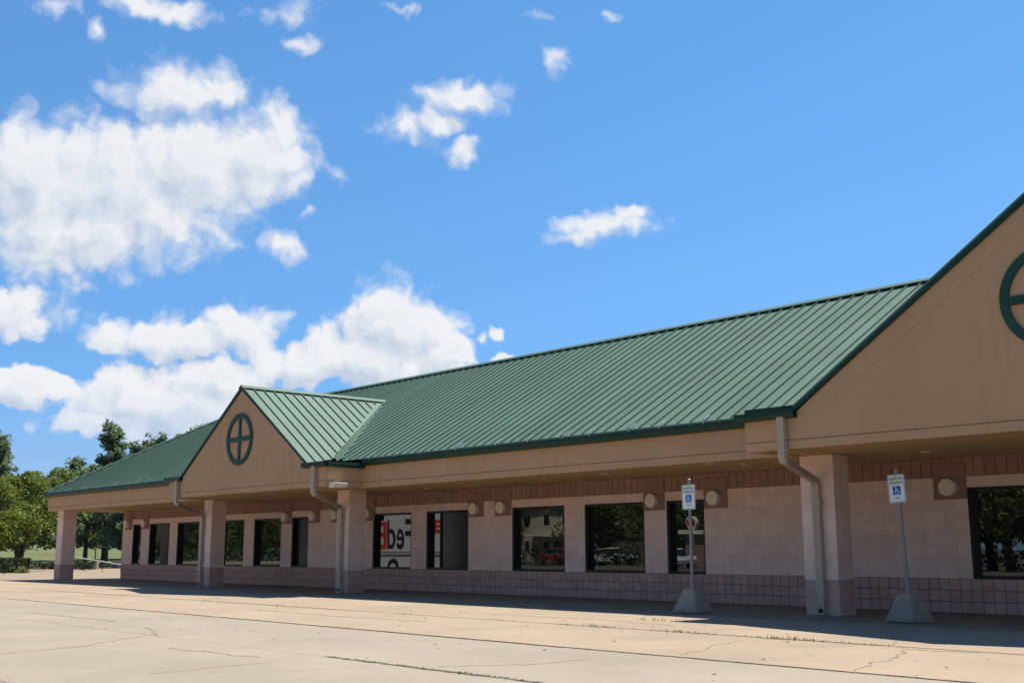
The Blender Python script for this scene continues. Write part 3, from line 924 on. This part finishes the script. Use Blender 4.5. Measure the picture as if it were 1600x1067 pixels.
# ------------------------------------------------------------------ wall lamps
LAMPS = [(-10.18, 'round cream wall lamp left of the big dark window by the leaning sign'),
         (-15.57, 'round cream wall lamp right of the narrow window behind the upright sign'),
         (-17.35, 'round cream wall lamp between the greenery reflecting window and the narrow window'),
         (-22.60, 'round cream wall lamp at the top left corner of the tan house reflecting window'),
         (-23.72, 'round cream wall lamp at the top right corner of the half dark window'),
         (-28.78, 'round cream wall lamp half hidden by the middle column'),
         (-30.55, 'round cream wall lamp alone on blank wall just left of the middle downpipe'),
         (-31.87, 'round cream wall lamp at the right of the narrow dark window under the left gable'),
         (-33.60, 'round cream wall lamp at the left of the narrow dark window under the left gable'),
         (-39.45, 'round cream wall lamp mostly hidden by the left downpipe'),
         (-44.66, 'round cream wall lamp between the two leftmost windows'),
         (-46.30, 'round cream wall lamp nearest the left end of the wall')]
for i, (x, lab) in enumerate(LAMPS):
    z = 2.245
    t_ = thing('wall_lamp', (x, 0, z), lab, 'wall lamp', 'round lamps along the shop front')
    p = MB(); p.chamfer_box(x-0.315, x+0.315, -0.03, -0.002, 2.03, 2.69, 0.004); p.build('backplate', M['plate'], t_)
    d = MB(); d.tube([(x, -0.03, z), (x, -0.14, z)], 0.158, 32, True); d.build('housing', M['lamp'], t_, smooth=True)
    d = MB(); d.tube([(x, -0.14, z), (x, -0.152, z), (x, -0.16, z)], [0.16, 0.158, 0.14], 32, True); d.build('diffuser', M['lamp'], t_, smooth=True)
# flood light under the right corner of the left gable
fx = G0['x']+G0['ear']
t_ = thing('flood_light', (fx, -3.6, 2.74), 'cream wedge shaped flood light on the corner of the left gable', 'flood light')
d = MB(); d.prism([(fx+0.0, 2.74), (fx+0.24, 2.76), (fx+0.28, 2.84), (fx+0.28, 2.88), (fx, 2.90)], 'y', -3.80, -3.42)
d.build('lamp_housing', M['lamp'], t_)
d = MB(); d.box(fx, fx+0.03, -3.72, -3.5, 2.90, 2.96); d.build('mounting_bracket', M['eifs'], t_)

# ------------------------------------------------------------------ parking signs
def text_mesh(body, size, bold=0.0):
    cu = bpy.data.curves.new('txt', 'FONT')
    cu.body = body; cu.size = size; cu.align_x = 'CENTER'; cu.align_y = 'CENTER'; cu.extrude = 0.0012; cu.offset = bold
    o = bpy.data.objects.new('txt', cu); COL.objects.link(o)
    dg = bpy.context.evaluated_depsgraph_get(); dg.update()
    me = bpy.data.meshes.new_from_object(o.evaluated_get(dg))
    bpy.data.objects.remove(o); bpy.data.curves.remove(cu)
    return me


def parking_sign(x, y, lean, label, twist=0.0):
    t = thing('parking_sign', (x, y, 0.0), label, 'sign', 'reserved parking signs in front of the shop')
    b = MB(); h = 0.44
    bm = bmesh.new()
    v = []
    for z, r_ in ((0, 0.262), (0.045, 0.270), (h, 0.118)):
        v += [bm.verts.new((sx*r_, sy*r_, z)) for sx, sy in ((-1, -1), (1, -1), (1, 1), (-1, 1))]
    for q in range(2):
        for i in range(4): bm.faces.new((v[q*4+i], v[q*4+(i+1) % 4], v[q*4+4+(i+1) % 4], v[q*4+4+i]))
    bm.faces.new(v[8:12]); bm.faces.new(v[0:4][::-1])
    bmesh.ops.bevel(bm, geom=[e for e in bm.edges], offset=0.018, segments=2, affect='EDGES')
    me = bpy.data.meshes.new('concrete_base'); bm.to_mesh(me); bm.free()
    me.materials.append(M['conc'])
    o = bpy.data.objects.new('concrete_base', me); COL.objects.link(o); o.parent = t; o.location = (0, 0, 0.004)
    o.rotation_euler.z = twist
    # post and plate share the lean
    def child(name, me, par, loc=(0, 0, 0), rot=None):
        c = bpy.data.objects.new(name, me); COL.objects.link(c); c.parent = par; c.location = loc
        if rot: c.rotation_euler = rot
        return c
    b = MB(); b.tube([(0, 0, 0.40-0.43), (0, 0, 2.40-0.43)], 0.030, 14)
    post = child('post', b.mesh('post', M['galv']), t, (0, 0, 0.43), (0, lean, twist*0.3))
    post.data.polygons.foreach_set('use_smooth', [True]*len(post.data.polygons)); post.data.set_sharp_from_angle(angle=R(40))
    b = MB(); b.tube([(0, 0, 1.97), (0, 0, 1.985), (0, 0, 2.0)], [0.032, 0.032, 0.015], 12)
    child('post_cap', b.mesh('post_cap', M['galv']), post)
    W, H = 0.305/2, 0.457/2
    def rrect(w_, h_, r_, n=5):
        p = []
        for cx, cz, a0 in ((w_-r_, h_-r_, 0), (-w_+r_, h_-r_, 90), (-w_+r_, -h_+r_, 180), (w_-r_, -h_+r_, 270)):
            for q in range(n+1):
                a = R(a0+90*q/n); p.append((cx+r_*math.cos(a), cz+r_*math.sin(a)))
        return p
    zc = 2.09-0.43
    b = MB(); b.prism(rrect(W, H, 0.03), 'y', -0.035, -0.032)
    plate = child('sign_plate', b.mesh('sign_plate', M['sign_white']), post, (0, 0, zc))
    b = MB(); oo = rrect(W-0.006, H-0.006, 0.027); ii = rrect(W-0.014, H-0.014, 0.02); n = len(oo)
    b.add([(u, -0.0362, v_) for u, v_ in oo]+[(u, -0.0362, v_) for u, v_ in ii]+[(u, -0.0345, v_) for u, v_ in oo]+[(u, -0.0345, v_) for u, v_ in ii],
          [f_ for i in range(n) for f_ in ((i, (i+1) % n, n+(i+1) % n, n+i), (i, 2*n+i, 2*n+(i+1) % n, (i+1) % n), (n+i, n+(i+1) % n, 3*n+(i+1) % n, 3*n+i))])
    child('sign_border', b.mesh('sign_border', M['sign_green']), plate)
    for body, sz, zz, m_ in (('RESERVED', 0.066, 0.160, 'sign_green'), ('PARKING', 0.070, 0.092, 'sign_green')):
        me = text_mesh(body, sz, 0.0009); me.materials.append(M[m_])
        for v_ in me.vertices: v_.co.x *= 0.83
        me.name = 'lettering'
        child('lettering', me, plate, (0, -0.0355, zz), (math.pi/2, 0, 0))
    b = MB(); b.box(-0.068, 0.068, -0.0365, -0.0345, -0.098, 0.042)
    child('symbol_square', b.mesh('symbol_square', M['sign_blue']), plate)
    # wheelchair figure
    b = MB(); yq0, yq1 = -0.0385, -0.0363
    def stroke(p, q, w_):
        p = Vector(p); q = Vector(q); d = (q-p).normalized(); nn = Vector((-d.y, d.x))*w_/2
        b.prism([tuple(p+nn), tuple(p-nn), tuple(q-nn), tuple(q+nn)], 'y', yq0, yq1)
    def disc(cx, cz, r_):
        b.prism([(cx+r_*math.cos(a*math.pi/6), cz+r_*math.sin(a*math.pi/6)) for a in range(12)], 'y', yq0, yq1)
    disc(-0.012, 0.022, 0.0105)
    stroke((-0.011, 0.012), (-0.006, -0.036), 0.013)
    stroke((-0.010, -0.008), (0.022, -0.008), 0.009)
    stroke((-0.008, -0.033), (0.026, -0.033), 0.012)
    stroke((0.022, -0.031), (0.036, -0.070), 0.012)
    stroke((0.033, -0.066), (0.050, -0.060), 0.009)
    c0 = Vector((0.0, -0.050)); rr = 0.034
    for q in range(13):
        a0 = R(118+q*18.5); a1 = R(118+(q+1)*18.5)
        stroke(c0+Vector((math.cos(a0), math.sin(a0)))*rr, c0+Vector((math.cos(a1), math.sin(a1)))*rr, 0.009)
    child('wheelchair_symbol', b.mesh('wheelchair_symbol', M['sign_white']), plate)
    b = MB(); yq0, yq1 = -0.0365, -0.0345
    stroke((-0.028, -0.145), (0.028, -0.145), 0.009)
    b.prism([(-0.046, -0.145), (-0.024, -0.128), (-0.024, -0.162)], 'y', yq0, yq1)
    b.prism([(0.046, -0.145), (0.024, -0.128), (0.024, -0.162)], 'y', yq0, yq1)
    child('arrow', b.mesh('arrow', M['sign_green']), plate)
    b = MB()
    for zz in (0.195, -0.195): b.tube([(0, -0.034, zz), (0, -0.041, zz)], 0.008, 8)
    b.build  # bolts stay one small part
    child('sign_bolts', b.mesh('sign_bolts', M['galv']), plate)
    return t


parking_sign(-13.50, -3.42, R(0.0), 'upright reserved parking sign on concrete base before the narrow window', R(4))
parking_sign(-9.42, -3.09, R(-2.3), 'leaning reserved parking sign on concrete base right of the near column', R(-6))


# ------------------------------------------------------------------ trees
def leaf_quads(b, c, r_, n, size, rnd, flat=0.75, long=1.6):
    for _ in range(n):
        while True:
            p = Vector((rnd.uniform(-1, 1), rnd.uniform(-1, 1), rnd.uniform(-1, 1)))
            if 0.1 < p.length < 1: break
        p = p.normalized()*p.length**0.5
        p = c+Vector((p.x*r_, p.y*r_, p.z*r_*flat))
        nrm = Vector((rnd.gauss(0, 1), rnd.gauss(0, 1), rnd.gauss(0.5, 1))).normalized()
        a = nrm.orthogonal().normalized(); a.rotate(Matrix.Rotation(rnd.uniform(0, 6.28), 3, nrm)); q = nrm.cross(a)
        s = size*rnd.uniform(0.6, 1.3)
        b.add([p-a*s*long*0.5, p+q*s*0.42, p+a*s*long*0.5, p-q*s*0.42], [(0, 1, 2, 3)])


def deciduous(seed, h, r_, z0, n_cl, n_leaf, size, stems=1, trunk_r=0.12):
    rnd = random.Random(seed)
    t = MB(); b = MB()
    tops = []
    for s in range(stems):
        base = Vector((rnd.uniform(-0.16, 0.16)*(stems > 1), rnd.uniform(-0.16, 0.16)*(stems > 1), -0.15))
        sp = 0.34 if stems > 1 else 0.15
        top = Vector((rnd.gauss(0, r_*sp), rnd.gauss(0, r_*sp), h*0.82))
        pts = [base.lerp(top, q/5)+Vector((rnd.gauss(0, 0.06*h/5), rnd.gauss(0, 0.06*h/5), 0))*(q > 0) for q in range(6)]
        t.tube(pts, [trunk_r*(1.15-0.9*q/5)+0.01 for q in range(6)], 7)
        tops.append(pts)
    for k_ in range(n_cl):
        u = rnd.random()
        zc = z0+(h-z0)*(0.06+0.90*u)
        prof = math.sin(math.pi*min(1, max(0.0, 0.16+0.80*u)))**0.7
        a = rnd.uniform(0, 6.283); rad = r_*prof*math.sqrt(rnd.uniform(0.08, 1.0))*rnd.uniform(0.8, 1.12)
        c = Vector((rad*math.cos(a), rad*math.sin(a), zc))
        pts = rnd.choice(tops)
        o = pts[min(4, max(1, int(zc/h*4)))]
        if rnd.random() < 0.45:
            mid = o.lerp(c, 0.5)+Vector((0, 0, 0.12*r_))
            t.tube([o, mid, c], [trunk_r*0.33, trunk_r*0.2, 0.012], 5, False)
        leaf_quads(b, c, r_*rnd.uniform(0.16, 0.30), int(n_leaf*rnd.uniform(0.6, 1.3)), size, rnd)
    return t, b


def pine(seed, h, r_, z0, levels, size, lean=0.0, ragged=0.35, trunk_r=0.2):
    rnd = random.Random(seed)
    t = MB(); b = MB()
    t.tube([(0, 0, -0.2), (lean*0.4, 0, h*0.5), (lean, 0, h*0.97)], [trunk_r, trunk_r*0.65, 0.02], 8)
    for L_ in range(levels):
        u = L_/(levels-1)
        z = z0+(h-z0)*u
        rr = r_*(1-u**1.4)**0.7*rnd.uniform(1-ragged, 1.1)+0.2
        for k_ in range(rnd.randint(3, 5)):
            a = rnd.uniform(0, 6.283); L2 = rr*rnd.uniform(0.5, 1.15)
            o = Vector((lean*z/h, 0, z))
            e = o+Vector((math.cos(a)*L2, math.sin(a)*L2, L2*rnd.uniform(0.05, 0.35)+u*rnd.uniform(0.1, 0.9)))
            t.tube([o, o.lerp(e, 0.55)-Vector((0, 0, 0.06*L2)), e], [0.045*(1.1-u), 0.03*(1.1-u), 0.008], 4, False)
            for q in (0.3, 0.55, 0.78, 1.0):
                if L2*q < 0.22: continue
                c = o.lerp(e, q)
                leaf_quads(b, c+Vector((0, 0, 0.05)), size*rnd.uniform(1.0, 1.9)*(0.8+0.2*q), 18, size*0.8, rnd, 1.0, 2.6)
    leaf_quads(b, Vector((lean, 0, h)), size*1.3, 14, size*0.8, rnd, 1.7, 2.4)
    return t, b


_tree = {}
def plant(kind, key, maker, x, y, z, label, cat, lm, group=None, rot=0.0, sc=1.0):
    if key not in _tree:
        t, b = maker()
        _tree[key] = (t.mesh('trunk', M['bark']), b.mesh('crown', M[lm], fix=False))
        _tree[key][0].polygons.foreach_set('use_smooth', [True]*len(_tree[key][0].polygons))
    o = thing(kind, (x, y, z), label, cat, group)
    o.rotation_euler.z = rot; o.scale = (sc, sc, sc)
    for nm, me in zip(('trunk', 'crown'), _tree[key]):
        c = bpy.data.objects.new(nm, me); COL.objects.link(c); c.parent = o
    return o


def at(azd, dist, z=None):
    a = R(azd)
    x, y = -math.sin(a)*dist, CAM.y+math.cos(a)*dist
    return x, y, (rise(x, y) if x < -84 else -0.06) if z is None else z


plant('maple_tree', 'mapleA', lambda: deciduous(3, 5.7, 2.75, 1.45, 80, 120, 0.15, 3, 0.10), *at(71.45, 74), 'nearest bright green young maple with twin trunk by the left column', 'tree', 'leaf')
plant('maple_tree', 'mapleB', lambda: deciduous(8, 5.2, 2.6, 1.3, 70, 110, 0.15, 3, 0.09), *at(73.3, 70), 'bright green maple cut off by the left edge', 'tree', 'leaf')
plant('leafy_tree', 'leafC', lambda: deciduous(12, 7.4, 3.6, 1.6, 90, 120, 0.18, 1, 0.2), *at(69.6, 97), 'taller leafy tree right behind the young maple', 'tree', 'leaf2')
plant('leafy_tree', 'leafC2', lambda: deciduous(14, 5.6, 3.2, 1.3, 80, 110, 0.18, 1, 0.2), *at(71.3, 101), 'dull green leafy tree between the maples and the tall left pine', 'tree', 'leaf2')
plant('pine_tree', 'pineL', lambda: pine(21, 9.4, 2.4, 2.0, 22, 0.24, 0.2), *at(72.75, 99), 'tall pine cut off by the left edge above the maples', 'tree', 'needle')
plant('pine_tree', 'pineA', lambda: pine(22, 8.6, 1.7, 2.0, 20, 0.22, -0.4), *at(69.15, 106), 'slim pine peeking up beside the roof corner', 'tree', 'needle')
plant('pine_tree', 'pineB', lambda: pine(23, 11.0, 2.9, 1.9, 26, 0.24, 0.3, 0.5, 0.32), *at(67.75, 100), 'tallest ragged pine with stout trunk seen under the canopy', 'tree', 'needle')
plant('pine_tree', 'pineC', lambda: pine(24, 9.9, 2.2, 1.6, 22, 0.22, 0.2), *at(66.65, 108), 'pine just right of the tallest ragged pine above the roof', 'tree', 'needle')
plant('pine_tree', 'pineD', lambda: pine(25, 10.6, 2.3, 1.6, 22, 0.22, 0.0), *at(65.55, 109), 'dark pine rising above the middle of the left roof', 'tree', 'needle')
plant('pine_tree', 'pineE', lambda: pine(26, 10.4, 2.2, 1.6, 22, 0.22, 0.3), *at(66.05, 110), 'low pine tip between two pines over the left roof', 'tree', 'needle')
plant('leafy_tree', 'leafD', lambda: deciduous(31, 12.0, 3.6, 3, 80, 110, 0.2, 1, 0.25), *at(63.35, 108), 'leafy treetop showing beside the left gable', 'tree', 'leaf2')
plant('leafy_tree', 'leafE', lambda: deciduous(32, 11.3, 2.3, 3, 60, 100, 0.2, 1, 0.22), *at(64.4, 108), 'small leafy treetop just showing over the left roof', 'tree', 'leaf2')
plant('pine_tree', 'pineF', lambda: pine(27, 7.0, 2.6, 1.6, 18, 0.22, 0.0), *at(68.6, 92), 'dark pine behind the left column under the canopy', 'tree', 'needle')
plant('pine_tree', 'pineG', lambda: pine(28, 6.6, 2.4, 1.5, 18, 0.22, 0.0), *at(66.9, 90), 'dark pine against the left end of the wall under the canopy', 'tree', 'needle')
# far wood beyond the lawn
rt = random.Random(77)
fwd = MB()
for i in range(110):
    azd = rt.uniform(58, 84); d = rt.uniform(165, 190)
    x, y, z = at(azd, d)
    hh = rt.uniform(3.0, 6.5)
    for q in range(4):
        leaf_quads(fwd, Vector((x+rt.gauss(0, 1.2), y+rt.gauss(0, 1.2), z+hh*rt.uniform(0.15, 0.9))), rt.uniform(1.1, 2.0), 34, 0.5, rt)
tag(fwd.build('distant_wood', M['leaf2'], fix=False), kind='stuff')

# clipped hedge and bush at the left edge
hx, hy, _ = at(72.3, 70)
o = thing('clipped_hedge', (hx, hy, -0.07), 'dark boxy clipped hedge at the left edge of the car park', 'hedge')
b = MB()
rh = random.Random(4)
for _ in range(1500):
    px, py, pz = hx+rh.uniform(-1.7, 1.7), hy+rh.uniform(-1.1, 1.1), rh.uniform(0.0, 0.78)
    if rh.random() < 0.6: pz = rh.choice((0.78, pz)); px = hx+rh.choice((-1.7, 1.7)) if rh.random() < 0.3 else px; py = hy+rh.choice((-1.1, 1.1)) if rh.random() < 0.4 else py
    leaf_quads(b, Vector((px, py, pz-0.05)), 0.09, 3, 0.09, rh)
b.build('foliage', M['hedge'], o, fix=False)
b = MB()
for q in range(5): b.tube([(hx-1.4+q*0.7, hy, -0.07), (hx-1.4+q*0.7, hy, 0.5)], 0.03, 5)
b.build('stem', M['bark'], o)
for i, (azd, d, r_, lab) in enumerate([(72.0, 66.5, 0.45, 'low round bush at the foot of the nearest maple'), (71.3, 67.5, 0.33, 'small low bush right of the round bush by the maple'), (69.0, 80, 0.55, 'dark shrub nearest the left column in the bed under the canopy'), (68.7, 79, 0.5, 'dark shrub second from the left column in the bed'), (68.4, 78, 0.45, 'dark shrub by the white rail under the canopy'), (70.4, 80.5, 0.4, 'low shrub in the kerb bed left of the left column'), (69.9, 80.5, 0.38, 'low shrub just left of the left column')]):
    x, y, z = at(azd, d, -0.07)
    o = thing('low_shrub', (x, y, z), lab, 'shrub')
    b = MB()
    rr = random.Random(90+i)
    for q in range(16):
        leaf_quads(b, Vector((x+rr.gauss(0, r_*0.5), y+rr.gauss(0, r_*0.5), z+r_*rr.uniform(0.3, 1.25))), r_*0.35, 30, 0.07, rr)
    b.build('foliage', M['hedge'] if i != 1 else M['leaf2'], o, fix=False)
    b = MB()
    for q in range(4): b.tube([(x, y, z-0.05), (x+rr.gauss(0, r_*0.3), y+rr.gauss(0, r_*0.3), z+r_*0.7)], 0.015, 5)
    b.build('stem', M['bark'], o)
# planting beds along the kerb
bed = MB(); bed.chamfer_box(-83.7, -77.5, -14, 26, -0.11, 0.05, 0.02)
tag(bed.build('planting_bed', M['soil']), kind='structure')
gc = MB()
rq = random.Random(61)
for _ in range(900):
    leaf_quads(gc, Vector((rq.uniform(-83.4, -77.8), rq.uniform(-13.5, 25.5), 0.05+rq.uniform(0.02, 0.32))), 0.3, 9, 0.10, rq)
tag(gc.build('bed_groundcover', M['hedge'], fix=False), kind='stuff')
# rail, lamp post, low wall seen through the canopy
p0 = Vector((*at(69.35, 76)[:2], 0.88)); p1 = Vector((*at(66.9, 66)[:2], 0.42))
o = thing('sloping_rail', (p1.x, p1.y, -0.06), 'thin white sloping rail seen under the left canopy', 'rail')
b = MB(); b.tube([p0, p1], 0.035, 8); b.build('handrail', M['white'], o, smooth=True)
for q in (0.03, 0.34, 0.66, 0.97):
    pp = p0.lerp(p1, q); b = MB(); b.tube([(pp.x, pp.y, -0.08), (pp.x, pp.y, pp.z-0.02)], 0.022, 8); b.build('rail_post', M['black'], o)
x, y, z = at(68.15, 80, -0.07)
o = thing('lamp_post', (x, y, z), 'slim dark lamp post on a pale concrete footing under the pines', 'lamp post')
b = MB(); b.tube([(x, y, z), (x, y, z+0.62)], 0.24, 16); b.build('footing', M['conc'], o, smooth=True)
b = MB(); b.tube([(x, y, z+0.62), (x, y, z+3.6)], [0.04, 0.03], 10); b.build('pole', M['black'], o, smooth=True)
b = MB(); b.tube([(x, y, z+3.6), (x, y, z+3.75), (x, y, z+4.0), (x, y, z+4.1)], [0.06, 0.18, 0.2, 0.05], 12); b.build('lantern', M['black'], o, smooth=True)
x, y, z = at(66.95, 84, -0.07)
o = thing('low_wall', (x, y, z), 'low tan block wall beside the stout pine trunk', 'wall')
b = MB()
b.box(x-1.1, x+1.1, y-0.15, y+0.15, z, z+0.5); b.build('wall_body', M['tanwall'], o)
b = MB(); b.chamfer_box(x-1.15, x+1.15, y-0.19, y+0.19, z+0.5, z+0.58, 0.01); b.build('coping', M['conc'], o)

# ------------------------------------------------------------------ across the car park (mirrored in the windows)
TX0, TX1, TY = -46.0, -38.15, -10.2     # truck: side facing the shop at TY
o = thing('delivery_truck', (-42, -11.4, -0.06), 'white box delivery truck with FedEx lettering mirrored in the shop windows', 'truck')
zb = -0.06
b = MB(); b.chamfer_box(TX0, TX1, TY-2.4, TY, zb+1.02, zb+3.05, 0.03); b.build('cargo_box', M['white'], o)
b = MB(); b.box(TX0+0.1, TX1-0.05, TY-2.3, TY-0.05, zb+0.42, zb+0.98); b.build('chassis_skirt', M['silver'], o)
b = MB(); b.box(TX0, TX1, TY, TY+0.02, zb+1.14, zb+1.19); b.build('trim_rail', M['flash'], o)
b = MB(); b.prism([(TX1+0.08, zb+0.5), (TX1+2.2, zb+0.5), (TX1+2.2, zb+1.25), (TX1+1.5, zb+1.4), (TX1+0.9, zb+2.4), (TX1+0.08, zb+2.45)], 'y', TY-2.2, TY-0.2)
b.build('cab', M['white'], o)
for x in (TX0+1.5, TX0+3.9, TX1+1.3):
    for y in (TY-0.32, TY-2.1):
        b = MB(); b.tube([(x, y, zb+0.43), (x, y+0.28, zb+0.43)], 0.43, 24); wv = b.build('wheel', M['black'], o, smooth=True)
        b = MB(); b.tube([(x, y+0.28, zb+0.43), (x, y+0.295, zb+0.43)], 0.22, 16); b.build('rim', M['silver'], wv, smooth=True)
def flip_text(body, x0, x1, z0, cap, m_, bold):
    """lettering on the truck side that faces the shop, reading from x0 towards -X to x1"""
    me = text_mesh(body, 1.6, bold); me.materials.append(M[m_]); me.name = 'lettering'
    us = [v.co.x for v in me.vertices]; vv = [v.co.y for v in me.vertices]
    kx = (x0-x1)/(max(us)-min(us)); ky = cap/(max(vv)-min(vv))
    for v in me.vertices: v.co.x = (v.co.x-min(us))*kx; v.co.y = (v.co.y-min(vv))*ky
    q = bpy.data.objects.new('lettering', me); COL.objects.link(q); q.parent = o
    q.location = Vector((x0, TY+0.006, z0))-worldpos(o); q.rotation_euler = (math.pi/2, 0, math.pi)
flip_text('Fed', -40.55, -42.5, zb+1.27, 1.32, 'purple', 0.022)
flip_text('Ex', -42.55, -44.6, zb+1.27, 1.25, 'orange', 0.022)
b = MB(); b.box(-39.05, -38.3, TY, TY+0.012, zb+1.95, zb+2.5); dcl = b.build('red_decal', M['orange'], o)
b = MB()
for q in range(2): b.box(-38.85, -38.4, TY+0.012, TY+0.016, zb+2.08+q*0.2, zb+2.16+q*0.2)
b.build('white_bar', M['white'], dcl)

# tan two storey house
hx, hy = -84, -62
o = thing('tan_house', (hx, hy, -0.3), 'tan two storey building across the road mirrored in a window', 'building')
b = MB(); b.box(hx-7, hx+4, hy-8, hy, -0.3, 5.6); b.build('wall', M['tanwall'], o)
b = MB(); b.prism([(hx-7.4, 5.6), (hx+4.4, 5.6), (hx-1.5, 7.9)], 'y', hy-8.4, hy+0.4); b.build('roof', M['brownroof'], o)
for wx in (-5.5, -2.5, 0.5, 2.6):
    for wz in (0.9, 3.6):
        b = MB(); b.box(hx+wx-0.55, hx+wx+0.55, hy, hy+0.05, wz, wz+1.3); wq = b.build('window', M['white'], o)
        b = MB(); b.box(hx+wx-0.47, hx+wx+0.47, hy+0.05, hy+0.06, wz+0.08, wz+1.22); b.build('window_pane', M['panel'], wq)
b = MB(); b.box(hx-1.5, hx-0.4, hy+0.0, hy+0.06, -0.1, 2.0); b.build('door', M['brownroof'], o)
b = MB(); b.box(hx-4.5, hx+3, hy+0.05, hy+1.6, 2.65, 2.8); b.build('porch_roof', M['white'], o)

def car(x, y, ry, paint, label):
    o = thing('parked_car', (x, y, -0.1), label, 'car', 'cars parked across the road')
    me_b = MB(); zz = -0.1
    prof = [(-2.2, 0.35), (2.2, 0.35), (2.25, 0.6), (2.1, 0.82), (1.0, 0.92), (-2.0, 0.98), (-2.22, 0.8)]
    b = MB(); b.prism([(x+u, zz+v_) for u, v_ in prof], 'y', y-0.88, y+0.88); b.build('body', M[paint], o)
    b = MB(); b.prism([(x+u, zz+v_) for u, v_ in [(-1.75, 0.97), (1.0, 0.92), (0.35, 1.36), (-1.2, 1.40)]], 'y', y-0.74, y+0.74); b.build('window', M['glass'], o)
    b = MB(); b.prism([(x+u, zz+v_) for u, v_ in [(0.35, 1.36), (0.2, 1.42), (-1.1, 1.45), (-1.2, 1.40)]], 'y', y-0.72, y+0.72); b.build('car_roof', M[paint], o)
    for wx in (-1.35, 1.35):
        for wy in (y-0.9, y+0.68):
            b = MB(); b.tube([(x+wx, wy, zz+0.33), (x+wx, wy+0.22, zz+0.33)], 0.33, 18); w_ = b.build('wheel', M['black'], o, smooth=True)
    o.rotation_euler.z = ry
    return o
car(-77.5, -55, 0.2, 'red', 'red car parked before the tan house across the road')
car(-84.5, -54, -0.1, 'silver', 'silver car parked by the tan house across the road')
car(-52.0, -41, 0.5, 'silver', 'silver car parked near the round pole sign')
car(-66.0, -50, 0.0, 'white', 'white car parked below the trees across the road')

o = thing('pole_sign', (-50.5, -41.5, -0.1), 'round cream and red sign on a pole across the road', 'sign')
b = MB(); b.tube([(-50.5, -41.5, -0.1), (-50.5, -41.5, 2.2)], 0.12, 10); b.build('pole', M['galv'], o)
b = MB(); b.tube([(-50.5, -41.65, 3.0), (-50.5, -41.35, 3.0)], 0.5, 28); disc_ = b.build('sign_disc', M['lamp'], o)
b = MB(); b.chamfer_box(-50.9, -50.1, -41.35, -41.33, 2.8, 3.25, 0.009); b.build('red_band', M['red'], disc_)
b = MB(); b.box(-54, -47, -46, -43, -0.1, 2.3); b.build
o = thing('brick_kiosk', (-50, -46, -0.1), 'low dark red building behind the round pole sign', 'building')
b = MB(); b.box(-55, -46.5, -49, -46, -0.1, 2.3); b.build('wall', M['plate'], o)
b = MB(); b.box(-55.3, -46.2, -49.3, -45.7, 2.3, 2.6); b.build('roof', M['lamp'], o)

# trees across the road, two kinds, each its own thing
rr = random.Random(15)
spots = [(-190+q*9.5+rr.uniform(-2, 2), -58+rr.uniform(-7, 6)) for q in range(11)]+[(-185+q*8+rr.uniform(-2, 2), -74+rr.uniform(-4, 4)) for q in range(13)]+[(-24, -46), (-31, -47), (-38, -50), (-18, -60), (-72, -55), (-67, -57), (-62, -53), (-58, -60), (-95, -66), (-76, -72), (-44, -60), (-36, -55), (-29, -58), (-22, -52), (-15, -56)]
for i, (x, y) in enumerate(spots):
    kk = rr.random() < 0.75
    plant('leafy_tree' if kk else 'pine_tree', 'leafC' if kk else 'pineB', None, x, y, -0.3,
          'leafy tree across the road, seen only mirrored in the windows' if kk else 'pine across the road, seen only mirrored in the windows',
          'tree', 'leaf2', 'trees mirrored in the windows', rr.uniform(0, 6.28), rr.uniform(1.0, 1.5))
hd = MB()
rg = random.Random(2)
for i in range(1100):
    leaf_quads(hd, Vector((rg.uniform(-190, -12), -49+rg.gauss(0, 0.5), rg.uniform(-0.1, 1.5))), 0.6, 9, 0.22, rg)
fw_ = MB()
for i in range(420):
    leaf_quads(fw_, Vector((rg.uniform(-230, 10), -84+rg.gauss(0, 2.5), rg.uniform(0.2, 6.5))), 2.4, 26, 0.7, rg)
tag(fw_.build('wood_across_road', M['leaf2'], fix=False), kind='stuff')
tag(hd.build('roadside_shrubbery', M['hedge'], fix=False), kind='stuff')
